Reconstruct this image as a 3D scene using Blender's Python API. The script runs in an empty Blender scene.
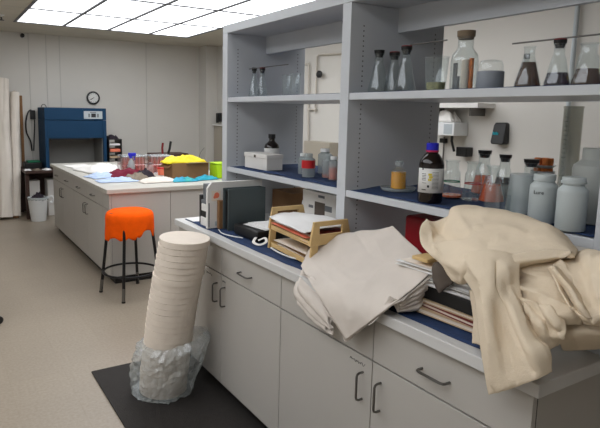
import bpy, bmesh, math, random
from mathutils import Vector, Matrix, noise
random.seed(7)
SC = bpy.context.scene
COL = SC.collection
PI = math.pi

# ------------------------------------------------------------------ camera
cam_d = bpy.data.cameras.new('camera')
cam = bpy.data.objects.new('camera', cam_d)
COL.objects.link(cam)
cam_d.sensor_width = 36.0
cam_d.lens = 550.115 / 600 * 36
cam_d.shift_x = 0.05997
cam_d.shift_y = -0.04004
cam_d.clip_start = 0.05
cam.matrix_world = Matrix(((0.857876,0.056360,-0.510756,0.000000),(-0.513577,0.126807,-0.848622,0.000000),(0.016939,0.990325,0.137729,1.590000),(0.000000,0.000000,0.000000,1.000000)))
SC.camera = cam

# ------------------------------------------------------------------ world, exposure
w = bpy.data.worlds.new('world'); SC.world = w; w.use_nodes = True
w.node_tree.nodes['Background'].inputs[0].default_value = (0.75, 0.82, 1.0, 1)
w.node_tree.nodes['Background'].inputs[1].default_value = 0.05
SC.view_settings.view_transform = 'Standard'
SC.view_settings.look = 'None'
SC.view_settings.exposure = 0.0
SC.view_settings.gamma = 1.0
SC.view_settings.use_curve_mapping = False
PANEL_STRENGTH = 3.4          # the luminous ceiling

# ------------------------------------------------------------------ helpers
def lin(c):
    return tuple(((v/255)/12.92 if v/255 <= 0.04045 else ((v/255+0.055)/1.055)**2.4) for v in c)

def mat(name, col, rough=0.5, metal=0.0, var=0.0, vscale=8.0, bump=0.0, bscale=60.0, spec=0.5, emit=None, estr=0.0, col2=None, alpha=1.0, trans=0.0):
    m = bpy.data.materials.new(name); m.use_nodes = True
    nt = m.node_tree; p = nt.nodes['Principled BSDF']
    c = lin(col)
    p.inputs['Base Color'].default_value = (*c, 1)
    p.inputs['Roughness'].default_value = rough
    p.inputs['Metallic'].default_value = metal
    p.inputs['Specular IOR Level'].default_value = spec
    tc = nt.nodes.new('ShaderNodeTexCoord')
    if var > 0 or col2:
        n = nt.nodes.new('ShaderNodeTexNoise'); n.inputs['Scale'].default_value = vscale; n.inputs['Detail'].default_value = 4
        nt.links.new(tc.outputs['Object'], n.inputs['Vector'])
        r = nt.nodes.new('ShaderNodeValToRGB')
        a = lin(col2) if col2 else tuple(max(0, v*(1-var)) for v in c)
        b = c if col2 else tuple(min(1, v*(1+var)) for v in c)
        r.color_ramp.elements[0].position = 0.3; r.color_ramp.elements[1].position = 0.7
        r.color_ramp.elements[0].color = (*a, 1); r.color_ramp.elements[1].color = (*b, 1)
        nt.links.new(n.outputs['Fac'], r.inputs['Fac']); nt.links.new(r.outputs['Color'], p.inputs['Base Color'])
    if bump > 0:
        n2 = nt.nodes.new('ShaderNodeTexNoise'); n2.inputs['Scale'].default_value = bscale; n2.inputs['Detail'].default_value = 5
        nt.links.new(tc.outputs['Object'], n2.inputs['Vector'])
        bp = nt.nodes.new('ShaderNodeBump'); bp.inputs['Strength'].default_value = bump; bp.inputs['Distance'].default_value = 0.01
        nt.links.new(n2.outputs['Fac'], bp.inputs['Height']); nt.links.new(bp.outputs['Normal'], p.inputs['Normal'])
    if emit:
        p.inputs['Emission Color'].default_value = (*lin(emit), 1); p.inputs['Emission Strength'].default_value = estr
    if trans: p.inputs['Transmission Weight'].default_value = trans
    return m

def glass(name, tint=(251, 253, 253), gloss=1.1, body=0.04, rough=0.02, bcol=(205, 212, 212)):
    """Thin clear glass: see-through face on, mirror-like and a little darker towards its edges."""
    m = bpy.data.materials.new(name); m.use_nodes = True
    nt = m.node_tree; nt.nodes.clear()
    out = nt.nodes.new('ShaderNodeOutputMaterial')
    tr = nt.nodes.new('ShaderNodeBsdfTransparent'); tr.inputs[0].default_value = (*lin(tint), 1)
    gl = nt.nodes.new('ShaderNodeBsdfGlossy'); gl.inputs['Roughness'].default_value = rough; gl.inputs[0].default_value = (.95, .97, 1, 1)
    df = nt.nodes.new('ShaderNodeBsdfDiffuse'); df.inputs[0].default_value = (*lin(bcol), 1)
    fr = nt.nodes.new('ShaderNodeLayerWeight'); fr.inputs[0].default_value = .5
    pw = nt.nodes.new('ShaderNodeMath'); pw.operation = 'POWER'; pw.inputs[1].default_value = 5
    nt.links.new(fr.outputs['Facing'], pw.inputs[0])
    mu = nt.nodes.new('ShaderNodeMath'); mu.operation = 'MULTIPLY_ADD'; mu.inputs[1].default_value = .55*gloss; mu.inputs[2].default_value = .035*gloss; mu.use_clamp = True
    nt.links.new(pw.outputs[0], mu.inputs[0])
    m1 = nt.nodes.new('ShaderNodeMixShader'); m1.inputs[0].default_value = body
    nt.links.new(tr.outputs[0], m1.inputs[1]); nt.links.new(df.outputs[0], m1.inputs[2])
    m2 = nt.nodes.new('ShaderNodeMixShader')
    nt.links.new(mu.outputs[0], m2.inputs[0]); nt.links.new(m1.outputs[0], m2.inputs[1]); nt.links.new(gl.outputs[0], m2.inputs[2])
    nt.links.new(m2.outputs[0], out.inputs[0])
    return m

def wloc(o):
    v = Vector((0, 0, 0))
    while o is not None:
        v += o.location; o = o.parent
    return v

def tag(o, label=None, cat=None, group=None, kind=None):
    if label: o['label'] = label
    if cat: o['category'] = cat
    if group: o['group'] = group
    if kind: o['kind'] = kind
    return o

def thing(name, label, cat, loc=(0, 0, 0), rz=0.0, group=None, rot=None):
    o = bpy.data.objects.new(name, None); COL.objects.link(o)
    o.empty_display_size = 0.05
    o.location = loc; o.rotation_euler = rot if rot else (0, 0, rz)
    return tag(o, label, cat, group)

def copy_tree(o, parent=None):
    c = o.copy(); COL.objects.link(c)
    if parent: c.parent = parent
    for ch in list(o.children): copy_tree(ch, c)
    return c

class MB:
    def __init__(self): self.bm = bmesh.new()
    def box(self, x0, x1, y0, y1, z0, z1, M=None):
        vs = [self.bm.verts.new(Vector(p)) for p in ((x0,y0,z0),(x1,y0,z0),(x1,y1,z0),(x0,y1,z0),(x0,y0,z1),(x1,y0,z1),(x1,y1,z1),(x0,y1,z1))]
        if M is not None:
            for v in vs: v.co = M @ v.co
        for f in ((0,3,2,1),(4,5,6,7),(0,1,5,4),(1,2,6,5),(2,3,7,6),(3,0,4,7)): self.bm.faces.new([vs[i] for i in f])
        return self
    def lathe(self, prof, c=(0,0,0), seg=32, M=None, cap0=True, cap1=True):
        rings = []
        for r, z in prof:
            if r < 1e-5: rings.append([self.bm.verts.new((c[0], c[1], c[2]+z))])
            else: rings.append([self.bm.verts.new((c[0]+r*math.cos(2*PI*i/seg), c[1]+r*math.sin(2*PI*i/seg), c[2]+z)) for i in range(seg)])
        for a, b in zip(rings, rings[1:]):
            for i in range(seg):
                j = (i+1) % seg
                if len(a) == 1 and len(b) == 1: continue
                if len(a) == 1: self.bm.faces.new((a[0], b[j], b[i]))
                elif len(b) == 1: self.bm.faces.new((a[i], a[j], b[0]))
                else: self.bm.faces.new((a[i], a[j], b[j], b[i]))
        if cap0 and len(rings[0]) > 1: self.bm.faces.new(list(reversed(rings[0])))
        if cap1 and len(rings[-1]) > 1: self.bm.faces.new(rings[-1])
        if M is not None:
            for R in rings:
                for v in R: v.co = M @ v.co
        return self
    def tube(self, pts, r, seg=10, closed=False, flat=1.0):
        pts = [Vector(p) for p in pts]; n = len(pts); rings = []
        up = Vector((0, 0, 1))
        prev = None
        for i, p in enumerate(pts):
            if closed: t = (pts[(i+1) % n]-pts[i-1])
            else: t = pts[min(i+1, n-1)]-pts[max(i-1, 0)]
            if t.length < 1e-9: t = Vector((0, 0, 1))
            t.normalize()
            if prev is None: a = t.cross(up if abs(t.z) < .9 else Vector((1, 0, 0)))
            else: a = prev - t*prev.dot(t)
            a.normalize(); prev = a; b = t.cross(a)
            rr = r[i] if isinstance(r, (list, tuple)) else r
            rings.append([self.bm.verts.new(p+rr*(math.cos(2*PI*k/seg)*a+flat*math.sin(2*PI*k/seg)*b)) for k in range(seg)])
        m = n if closed else n-1
        for i in range(m):
            A, B = rings[i], rings[(i+1) % n]
            for k in range(seg):
                l = (k+1) % seg
                self.bm.faces.new((A[k], A[l], B[l], B[k]))
        if not closed:
            self.bm.faces.new(list(reversed(rings[0]))); self.bm.faces.new(rings[-1])
        return self
    def prism(self, poly, f0, f1):
        """poly: list of 2d points; f0/f1 map a 2d point to its near / far 3d point."""
        A = [self.bm.verts.new(f0(*p)) for p in poly]; B = [self.bm.verts.new(f1(*p)) for p in poly]
        n = len(poly)
        self.bm.faces.new(A); self.bm.faces.new(list(reversed(B)))
        for i in range(n):
            j = (i+1) % n
            self.bm.faces.new((A[j], A[i], B[i], B[j]))
        return self
    def grid(self, rows, closed_u=False):
        V = [[self.bm.verts.new(p) for p in r] for r in rows]
        for a, b in zip(V, V[1:]):
            n = len(a)
            for i in range(n if closed_u else n-1):
                j = (i+1) % n
                self.bm.faces.new((a[i], a[j], b[j], b[i]))
        return V
    def build(self, name, m, parent=None, bevel=0.0, bseg=2, smooth=True, local=False, solid=0.0, ang=38, soff=-1):
        bm = self.bm
        bmesh.ops.recalc_face_normals(bm, faces=bm.faces)
        if parent is not None and not local:
            bmesh.ops.translate(bm, verts=bm.verts, vec=-wloc(parent))
        me = bpy.data.meshes.new(name); bm.to_mesh(me); bm.free()
        ms = m if isinstance(m, (list, tuple)) else [m]
        for x in ms: me.materials.append(x)
        if smooth:
            me.polygons.foreach_set('use_smooth', [True]*len(me.polygons))
            me.set_sharp_from_angle(angle=math.radians(ang))
        o = bpy.data.objects.new(name, me); COL.objects.link(o)
        if parent is not None: o.parent = parent
        if solid:
            s = o.modifiers.new('solid', 'SOLIDIFY'); s.thickness = solid; s.offset = soff
        if bevel:
            b = o.modifiers.new('bevel', 'BEVEL'); b.width = bevel; b.segments = bseg; b.limit_method = 'ANGLE'
        return o

def struct(name, mb, m, **k):
    return tag(mb.build(name, m, **k), kind='structure')

def text_obj(name, s, size, m, parent, loc, rot, extrude=0.0004):
    cu = bpy.data.curves.new(name, 'FONT'); cu.body = s; cu.size = size; cu.extrude = extrude; cu.align_x = 'CENTER'; cu.align_y = 'CENTER'
    t = bpy.data.objects.new('tmp_text', cu); COL.objects.link(t)
    dg = bpy.context.evaluated_depsgraph_get()
    me = bpy.data.meshes.new_from_object(t.evaluated_get(dg)); me.name = name
    bpy.data.objects.remove(t); bpy.data.curves.remove(cu)
    me.materials.clear(); me.materials.append(m)
    o = bpy.data.objects.new(name, me); COL.objects.link(o)
    o.parent = parent; o.location = loc; o.rotation_euler = rot
    return o

def spline(P, n):
    """Catmull-Rom through a list of Vectors, n steps per span."""
    out = []
    L = len(P)
    for i in range(L-1):
        p0 = P[i-1] if i else 2*P[0]-P[1]
        p1, p2 = P[i], P[i+1]
        p3 = P[i+2] if i+2 < L else 2*P[-1]-P[-2]
        for k in range(n):
            t = k/n
            out.append(0.5*((2*p1)+(p2-p0)*t+(2*p0-5*p1+4*p2-p3)*t*t+(3*p1-p0-3*p2+p3)*t**3))
    out.append(P[-1].copy())
    return out

def surf(ctrl, nu=8, nv=8):
    rows = [spline([Vector(p) for p in r], nu) for r in ctrl]
    cols = [spline([r[i] for r in rows], nv) for i in range(len(rows[0]))]
    return [[cols[i][j] for i in range(len(cols))] for j in range(len(cols[0]))]

def wrinkle(G, amp, scale, seed=0.0, ridge=0.5, edge=0.35, stretch=(1, 1, 1)):
    """Push the points of a grid along its normals by folded noise."""
    nr, nc = len(G), len(G[0]); out = []
    for j in range(nr):
        row = []
        for i in range(nc):
            du = G[j][min(i+1, nc-1)]-G[j][max(i-1, 0)]; dv = G[min(j+1, nr-1)][i]-G[max(j-1, 0)][i]
            n = du.cross(dv)
            n = n.normalized() if n.length > 1e-12 else Vector((0, 0, 1))
            q = G[j][i]
            p = Vector((q.x*stretch[0], q.y*stretch[1], q.z*stretch[2]))*scale+Vector((seed, seed*1.7, -seed))
            a = noise.noise(p); b = 1-abs(noise.noise(p*1.3+Vector((5, 2, 1))))*2.0; c = noise.noise(p*3.1)
            d = amp*((1-ridge)*a+ridge*b*.7+.25*c)
            row.append(q+n*d)
        out.append(row)
    return out

def crease(G, lines):
    """fold lines: raise (or sink) the sheet along polylines, falling off sharply to both sides"""
    for pts, amp, wd in lines:
        P = [Vector(p) for p in pts]
        nr, nc = len(G), len(G[0]); out = []
        for j in range(nr):
            row = []
            for i in range(nc):
                q = G[j][i]; d = 1e9
                for a, b in zip(P, P[1:]):
                    ab = b-a; t = max(0, min(1, (q-a).dot(ab)/max(ab.length_squared, 1e-9)))
                    d = min(d, (q-a-ab*t).length)
                if d < wd*4:
                    n = (G[j][min(i+1, nc-1)]-G[j][max(i-1, 0)]).cross(G[min(j+1, nr-1)][i]-G[max(j-1, 0)][i])
                    n = n.normalized() if n.length > 1e-12 else Vector((0, 0, 1))
                    if n.x > 0.2 or (abs(n.x) < .2 and n.z < 0): n = -n      # towards the room
                    q = q+n*amp*math.exp(-d/wd)
                row.append(q)
            out.append(row)
        G = out
    return G

def rag(name, label, cat, ctrl, m, amp=.012, scale=14, seed=0, th=.004, group=None, nu=8, nv=8, zmin=None):
    g = wrinkle(surf(ctrl, nu, nv), amp, scale, seed)
    if zmin is not None:
        for r in g:
            for p in r: p.z = max(p.z, zmin)
    mb = MB(); mb.grid(g)
    o = mb.build(name, m, solid=th, ang=60)
    return tag(o, label, cat, group)

# ------------------------------------------------------------------ materials
M = {}
M['wall'] = mat('wall_paint', (206, 203, 197), .6, var=.02, vscale=2)
M['wall_seam'] = mat('wall_seam', (188, 186, 180), .6)
M['ceil'] = mat('ceiling_tile', (196, 190, 176), .8, var=.04, vscale=6)
M['tbar'] = mat('ceiling_grid_metal', (96, 98, 104), .5)
M['cab'] = mat('cabinet_laminate', (182, 178, 172), .42, var=.02, vscale=3)
M['edge'] = mat('cabinet_shadow_gap', (60, 58, 56), .8)
M['top'] = mat('worktop_laminate', (206, 205, 203), .35, var=.015, vscale=5)
M['itop'] = mat('island_worktop', (190, 187, 178), .4, var=.03, vscale=5)
M['tower'] = mat('shelf_laminate', (202, 206, 211), .4, var=.02, vscale=3)
M['pin'] = mat('pin_hole', (62, 62, 64), .7)
M['kick'] = mat('black_kick', (20, 19, 19), .6)
M['steel'] = mat('brushed_steel', (120, 118, 115), .35, 1.0)
M['chrome'] = mat('chrome', (190, 192, 195), .15, 1.0)
M['black'] = mat('black_plastic', (18, 18, 19), .4)
M['blackmetal'] = mat('black_metal', (20, 20, 22), .35, .3)
M['blackrub'] = mat('black_rubber', (26, 24, 23), .75)
M['mat'] = mat('black_floor_mat', (38, 34, 31), .85, var=.12, vscale=30, bump=.3, bscale=220)
M['navy'] = mat('navy_liner', (32, 54, 92), .9, var=.15, vscale=20, bump=.35, bscale=90)
M['muslin'] = mat('muslin_cloth', (216, 207, 198), .92, var=.03, vscale=10, bump=.25, bscale=260, spec=.15)
M['canvas'] = mat('canvas_cloth', (230, 214, 190), .92, var=.04, vscale=8, bump=.25, bscale=260, spec=.15)
M['whitecloth'] = mat('white_cloth', (232, 230, 226), .9, var=.02, bump=.2, bscale=200, spec=.15)
M['fabricroll'] = mat('roll_fabric', (222, 214, 204), .9, var=.03, bump=.2, bscale=120, spec=.15)
M['paper'] = mat('white_paper', (232, 231, 230), .8, var=.02)
M['cream'] = mat('cream_paper', (228, 216, 202), .85, var=.03, vscale=14)
M['card'] = mat('brown_card', (134, 98, 64), .85, var=.08, vscale=10)
M['wood'] = mat('pale_wood', (214, 182, 126), .5, var=.1, vscale=9)
M['darkwood'] = mat('dark_wood', (62, 40, 33), .5, var=.15)
M['orange'] = mat('orange_fleece', (250, 92, 10), .95, var=.06, vscale=18, bump=.4, bscale=120, spec=.1)
M['blue'] = mat('hood_blue', (14, 56, 88), .6, var=.03, spec=.25)
M['greyin'] = mat('hood_interior', (150, 150, 146), .5)
M['panelgrey'] = mat('control_grey', (178, 186, 190), .5)
M['darkgrey'] = mat('dark_grey_binder', (76, 86, 88), .5)
M['midgrey'] = mat('mid_grey_box', (110, 114, 118), .5)
M['whitebox'] = mat('white_card', (224, 222, 218), .7, var=.02)
M['tubgrey'] = mat('pale_grey_tub', (150, 156, 164), .45)
M['whiteplas'] = mat('white_plastic', (228, 230, 230), .4)
M['hdpe'] = mat('milky_plastic', (188, 196, 197), .45, spec=.4)
M['jar'] = mat('cloudy_jar_plastic', (164, 167, 163), .4)
M['glass'] = glass('clear_glass')
M['frost'] = glass('frosted_plastic', (240, 243, 244), .6, .34, .25)
M['bag'] = glass('clear_plastic_film', (248, 249, 250), 1.5, .3, .12)
M['cyl'] = glass('cloudy_cylinder_plastic', (244, 243, 238), .6, .22, .2)
M['amber'] = mat('brown_bottle_glass', (26, 17, 14), .12)
M['darkred'] = mat('dark_red_rubber', (120, 20, 24), .6)
M['red'] = mat('red_plastic', (196, 26, 34), .45)
M['redbin'] = mat('red_bin', (150, 22, 34), .45)
M['yel_liq'] = mat('yellow_liquid', (248, 172, 24), .15)
M['or_liq'] = mat('orange_liquid', (236, 92, 30), .2)
M['pale_liq'] = mat('pale_residue', (176, 172, 120), .6, col2=(120, 118, 84), vscale=60)
M['brown_res'] = glass('brown_residue', (150, 112, 88), .2, .45, .4, (96, 62, 42))
M['purple_res'] = glass('purple_residue', (120, 96, 122), .3, .35, .2, (66, 50, 74))
M['dark_liq'] = mat('dark_liquid', (30, 20, 20), .2)
M['bluecap'] = mat('blue_cap', (28, 32, 190), .4)
M['pinkring'] = mat('pink_ring', (190, 40, 90), .4)
M['label'] = mat('white_label', (226, 226, 224), .6)
M['ink'] = mat('black_ink', (34, 34, 38), .7)
M['lime'] = mat('lime_plastic', (172, 214, 10), .5)
M['teal'] = mat('teal_glove', (16, 160, 150), .55, col2=(30, 150, 190), vscale=9)
M['yellow'] = mat('yellow_glove', (238, 214, 20), .55)
M['maroon'] = mat('maroon_cloth', (112, 14, 44), .85)
M['paleblue'] = mat('pale_blue_cloth', (178, 196, 226), .85)
M['taupe'] = mat('taupe_cloth', (130, 118, 104), .9)
M['darkcloth'] = mat('dark_cloth', (44, 36, 46), .9)
M['pink'] = glass('pink_tube', (255, 190, 175), .8, .3)
M['salmon'] = mat('salmon_cap', (240, 130, 100), .5)
M['cork'] = mat('cork', (216, 124, 62), .8, var=.2, vscale=60)
M['corktan'] = mat('tan_cork_lid', (120, 104, 84), .8, var=.1, vscale=60)
M['greyscrap'] = mat('grey_brown_scrap', (92, 82, 74), .9)
M['cyan'] = mat('cyan_mark', (20, 150, 165), .5)
M['clockface'] = mat('clock_face', (215, 215, 212), .5)
M['maroonbook'] = mat('maroon_cover', (120, 44, 40), .6)
M['kraft'] = mat('kraft_cover', (196, 172, 140), .8)
M['greenring'] = mat('green_ring', (20, 120, 84), .5)
M['yellowish'] = mat('yellow_label', (220, 200, 60), .6)
M['beige'] = mat('beige_panel', (168, 160, 146), .6)
M['pipe'] = mat('painted_pipe', (196, 190, 180), .5)
M['diff'] = None

def floor_mat():
    m = bpy.data.materials.new('vinyl_floor'); m.use_nodes = True
    nt = m.node_tree; p = nt.nodes['Principled BSDF']; p.inputs['Roughness'].default_value = .38
    tc = nt.nodes.new('ShaderNodeTexCoord')
    n1 = nt.nodes.new('ShaderNodeTexNoise'); n1.inputs['Scale'].default_value = 60; n1.inputs['Detail'].default_value = 6
    n2 = nt.nodes.new('ShaderNodeTexNoise'); n2.inputs['Scale'].default_value = 1.3; n2.inputs['Detail'].default_value = 3
    for n in (n1, n2): nt.links.new(tc.outputs['Object'], n.inputs['Vector'])
    r = nt.nodes.new('ShaderNodeValToRGB'); r.color_ramp.elements[0].position = .35; r.color_ramp.elements[1].position = .68
    r.color_ramp.elements[0].color = (*lin((150, 138, 122)), 1); r.color_ramp.elements[1].color = (*lin((162, 150, 134)), 1)
    nt.links.new(n1.outputs['Fac'], r.inputs['Fac'])
    br = nt.nodes.new('ShaderNodeTexBrick'); br.offset = 0; br.squash = 1
    br.inputs['Scale'].default_value = 1; br.inputs['Brick Width'].default_value = .305; br.inputs['Row Height'].default_value = .305
    br.inputs['Mortar Size'].default_value = .0025; br.inputs['Color1'].default_value = (1, 1, 1, 1); br.inputs['Color2'].default_value = (.95, .95, .95, 1); br.inputs['Mortar'].default_value = (.93, .925, .91, 1)
    nt.links.new(tc.outputs['Object'], br.inputs['Vector'])
    mx = nt.nodes.new('ShaderNodeMix'); mx.data_type = 'RGBA'; mx.blend_type = 'MULTIPLY'; mx.inputs[0].default_value = 1
    nt.links.new(r.outputs['Color'], mx.inputs[6]); nt.links.new(br.outputs['Color'], mx.inputs[7])
    r2 = nt.nodes.new('ShaderNodeValToRGB'); r2.color_ramp.elements[0].color = (.86, .86, .86, 1); r2.color_ramp.elements[1].color = (1.06, 1.06, 1.06, 1)
    nt.links.new(n2.outputs['Fac'], r2.inputs['Fac'])
    mx2 = nt.nodes.new('ShaderNodeMix'); mx2.data_type = 'RGBA'; mx2.blend_type = 'MULTIPLY'; mx2.inputs[0].default_value = 1
    nt.links.new(mx.outputs[2], mx2.inputs[6]); nt.links.new(r2.outputs['Color'], mx2.inputs[7])
    nt.links.new(mx2.outputs[2], p.inputs['Base Color'])
    return m

def diffuser_mat():
    m = bpy.data.materials.new('lit_diffuser'); m.use_nodes = True
    nt = m.node_tree; nt.nodes.clear()
    o = nt.nodes.new('ShaderNodeOutputMaterial'); e = nt.nodes.new('ShaderNodeEmission')
    e.inputs[0].default_value = (*lin((249, 251, 254)), 1)
    # three fluorescent tubes glow through the sheet as soft bands along it
    tc = nt.nodes.new('ShaderNodeTexCoord'); sp = nt.nodes.new('ShaderNodeSeparateXYZ'); nt.links.new(tc.outputs['Object'], sp.inputs[0])
    a = nt.nodes.new('ShaderNodeMath'); a.operation = 'MULTIPLY'; a.inputs[1].default_value = 2*PI/.2; nt.links.new(sp.outputs[0], a.inputs[0])
    c = nt.nodes.new('ShaderNodeMath'); c.operation = 'COSINE'; nt.links.new(a.outputs[0], c.inputs[0])
    d = nt.nodes.new('ShaderNodeMath'); d.operation = 'MULTIPLY_ADD'; d.inputs[1].default_value = .22*PANEL_STRENGTH; d.inputs[2].default_value = PANEL_STRENGTH
    nt.links.new(c.outputs[0], d.inputs[0]); nt.links.new(d.outputs[0], e.inputs[1])
    nt.links.new(e.outputs[0], o.inputs[0])
    return m
M['floor'] = floor_mat(); M['diff'] = diffuser_mat()

# ------------------------------------------------------------------ the room
XL, XR, YN, YF, ZC = -2.3, 4.4, -1.6, 9.3, 2.745
struct('floor', MB().box(XL-.1, XR+.1, YN-.1, YF+.1, -.1, 0), M['floor'])
struct('ceiling', MB().box(XL-.1, XR+.1, YN-.1, YF+.1, ZC+.03, ZC+.13), M['ceil'])
struct('wall_far', MB().box(XL-.1, XR+.1, YF, YF+.1, 0, ZC+.03), M['wall'])
struct('wall_right', MB().box(XR, XR+.1, YN, YF, 0, ZC+.03), M['wall'])
struct('wall_left', MB().box(XL-.1, XL, YN, YF, 0, ZC+.03), M['wall'])
struct('wall_near', MB().box(XL-.1, XR+.1, YN-.1, YN, 0, ZC+.03), M['wall'])
struct('wall_pilaster', MB().box(4.185, XR, 9.0, YF, 0, ZC+.03), M['wall'])
for i, x in enumerate((1.334, 1.587, 1.787, 3.2)):
    struct('trim_%d' % (i+1), MB().box(x-.006, x+.006, YF-.006, YF, 0, ZC+.03), M['wall_seam'])
struct('baseboard_far', MB().box(XL, 4.0, YF-.012, YF, 0, .1), M['beige'])
struct('baseboard_right', MB().box(XR-.012, XR, YN, YF, 0, .1), M['beige'])

# ceiling: plain tiles hung in a grid of bars, lit panels where the lamps are
PX, PY0, PW, PL = 1.02, 8.2, .618, 1.17
ROWS, COLS = 5, 4
g = MB()
xs = [PX+PW*i for i in range(-5, 7) if XL < PX+PW*i < XR]
ys = [PY0-PL*j for j in range(0, 9) if PY0-PL*j > YN]
x0, x1, y0, y1 = PX, PX+PW*COLS, PY0-PL*ROWS, PY0
# plain ceiling around the lit fields
XA, YA0 = -1.6, 4.4
xa1, ya1 = XA+3*PW, YA0-4*PL
cl = MB()
cl.box(x1, XR, YN, YF, ZC, ZC+.02).box(x0, x1, y1, YF, ZC, ZC+.02).box(x0, x1, YN, y0, ZC, ZC+.02)
cl.box(xa1, x0, YN, YF, ZC, ZC+.02).box(XL, XA, YN, YF, ZC, ZC+.02).box(XA, xa1, YA0, YF, ZC, ZC+.02).box(XA, xa1, YN, ya1, ZC, ZC+.02)
struct('ceiling_tiles', cl, M['ceil'])
tb = MB()
for i in range(COLS+1): tb.box(x0+PW*i-.019, x0+PW*i+.019, y0, y1, ZC-.006, ZC+.02)
for j in range(ROWS+1): tb.box(x0-.014, x1+.014, y1-PL*j-.019, y1-PL*j+.019, ZC-.0055, ZC+.0195)
struct('ceiling_grid', tb, M['tbar'])
tl = MB()
for x in xs:
    if x < x0-.1: tl.box(x-.003, x+.003, YN, YF, ZC-.002, ZC+.001)
for y in ys: tl.box(XL, x0, y-.003, y+.003, ZC-.002, ZC+.001)
tl.box(XL, XR, 8.8, 8.806, ZC-.002, ZC+.001)
struct('ceiling_seams', tl, M['wall_seam'])
ordn = ['leftmost', 'second from the left', 'third from the left', 'rightmost']
rown = ['row nearest the far wall', 'second row from the far wall', 'third row from the far wall']
def light_panel(cx, cy, label, group):
    t = thing('ceiling_light', label, 'ceiling light', (cx, cy, ZC), group=group)
    MB().box(-PW/2+.015, PW/2-.015, -PL/2+.015, PL/2-.015, .004, .012).build('diffuser', M['diff'], t, local=True, smooth=False)
    MB().box(-PW/2+.012, PW/2-.012, -PL/2+.012, PL/2-.012, .0125, .028).build('housing', M['whiteplas'], t, local=True, smooth=False)
for j in range(ROWS):
    for i in range(COLS):
        cx, cy = x0+PW*(i+.5), y1-PL*(j+.5)
        if j < 3: light_panel(cx, cy, 'lit white ceiling panel, %s in the %s' % (ordn[i], rown[j]), 'lit ceiling panels')
        else: light_panel(cx, cy, 'lit white ceiling panel over the foreground bench, above the picture', 'lit ceiling panels overhead')
# unseen second lit field over the left aisle, added as fill light
for j in range(4):
    for i in range(3): light_panel(XA+PW*(i+.5), YA0-PL*(j+.5), 'added unseen fill light panel over the aisle left of the bench, above the picture', 'lit ceiling panels overhead')

# ------------------------------------------------------------------ cabinets
def pull(parent, c, axis, L, face='x', out=.03):
    """bent wire pull; c = centre on the face, axis 'z' or 'y' (or 'x')"""
    d = {'x': Vector((1, 0, 0)), 'y': Vector((0, 1, 0)), 'z': Vector((0, 0, 1))}[axis]
    n = Vector((-1, 0, 0)) if face == 'x' else Vector((0, -1, 0))
    c = Vector(c); r = .0045
    a, b = c-d*L/2, c+d*L/2
    k = .012
    pts = [a, a+n*(out-k), a+n*(out-k*.3)+d*k*.3, a+n*out+d*k, b+n*out-d*k, b+n*(out-k*.3)-d*k*.3, b+n*(out-k), b]
    mb = MB(); mb.tube(pts, r, 8)
    return mb.build('handle', M['steel'], parent)

def base_unit(name, label, xf, xb, ya, yb, ndoor=2, depth_kick=.07, zd=.717, zt=.88, zb=.088, hinge=None, drawers=True, group=None, scuff=False):
    """cabinet from Y=ya..yb, face at xf looking to -X"""
    t = thing(name, label, 'cabinet', ((xf+xb)/2, (ya+yb)/2, 0), group=group)
    MB().box(xf+.021, xb, ya+.001, yb-.001, zb, zt).build('carcass', M['cab'], t, smooth=False)
    MB().box(xf+depth_kick, xb-.01, ya+.03, yb-.001, 0, zb-.001).build('toe_kick', M['kick'], t, smooth=False)
    MB().box(xf+.0195, xf+.0205, ya+.002, yb-.002, zb+.002, zt-.001).build('face_shadow_gap', M['edge'], t, smooth=False)
    wd = (yb-ya)/ndoor
    for k in range(ndoor):
        a, b = ya+wd*k+.0024, ya+wd*(k+1)-.0024
        d = MB().box(xf, xf+.019, a, b, zb, zd-.0032).build('door', M['cab'], t, bevel=.0012, smooth=False)
        side = b-.045 if (k == 0 and ndoor == 2) else a+.045
        if ndoor == 1: side = None
        if side is not None: pull(d, (xf, side, zd-.115), 'z', .105)
        w_ = MB().box(xf, xf+.019, a, b, zd+.0032, zt-.004).build('drawer', M['cab'], t, bevel=.0012, smooth=False)
        if ndoor == 2: pull(w_, (xf, (a+b)/2+.02, (zd+zt)/2-.011), 'y', .11)
    return t

YA, YM, YB = .787, 2.008, 3.215
XF = 1.308; XBK = 1.895; XBB = 2.482
u1 = base_unit('base_cabinet', 'pale grey bench cabinet beside the leaning paper stack, far unit', XF, XBK, YM, YB, group='bench cabinets')
u2 = base_unit('base_cabinet', 'pale grey bench cabinet under the draped canvas cloth, near unit', XF, XBK, YA, YM, group='bench cabinets')
def scribble(parent, y, z, L, seed):
    r_ = random.Random(seed); n = 22
    mb = MB(); mb.tube([(XF-.0008, y-L*k/n, z+.006*r_.uniform(-1, 1)) for k in range(n+1)], .0009, 5)
    mb.build('handwriting', M['ink'], parent)
scribble([c for c in u2.children if c.name.startswith('door')][1], 1.52, .683, .085, 1)
scribble([c for c in u1.children if c.name.startswith('door')][1], 2.80, .683, .075, 2)
scribble([c for c in u1.children if c.name.startswith('door')][0], 2.60, .683, .04, 3)
t = thing('base_cabinet', 'pale grey cabinet on the far side of the bench, seen at its near end', 'cabinet', (2.19, 2.0, 0))
MB().box(XBK+.002, XBB, YA+.001, YB-.001, .088, .88).build('carcass', M['cab'], t, smooth=False)
MB().box(XBK+.002, XBB-.07, YA+.001, YB-.001, 0, .087).build('toe_kick', M['kick'], t, smooth=False)
t = MB().box(1.283, 2.507, .762, 3.227, .881, .92).build('worktop', M['top'], bevel=.003)
tag(t, 'long pale laminate worktop on the foreground bench cabinets', 'worktop')

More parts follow.
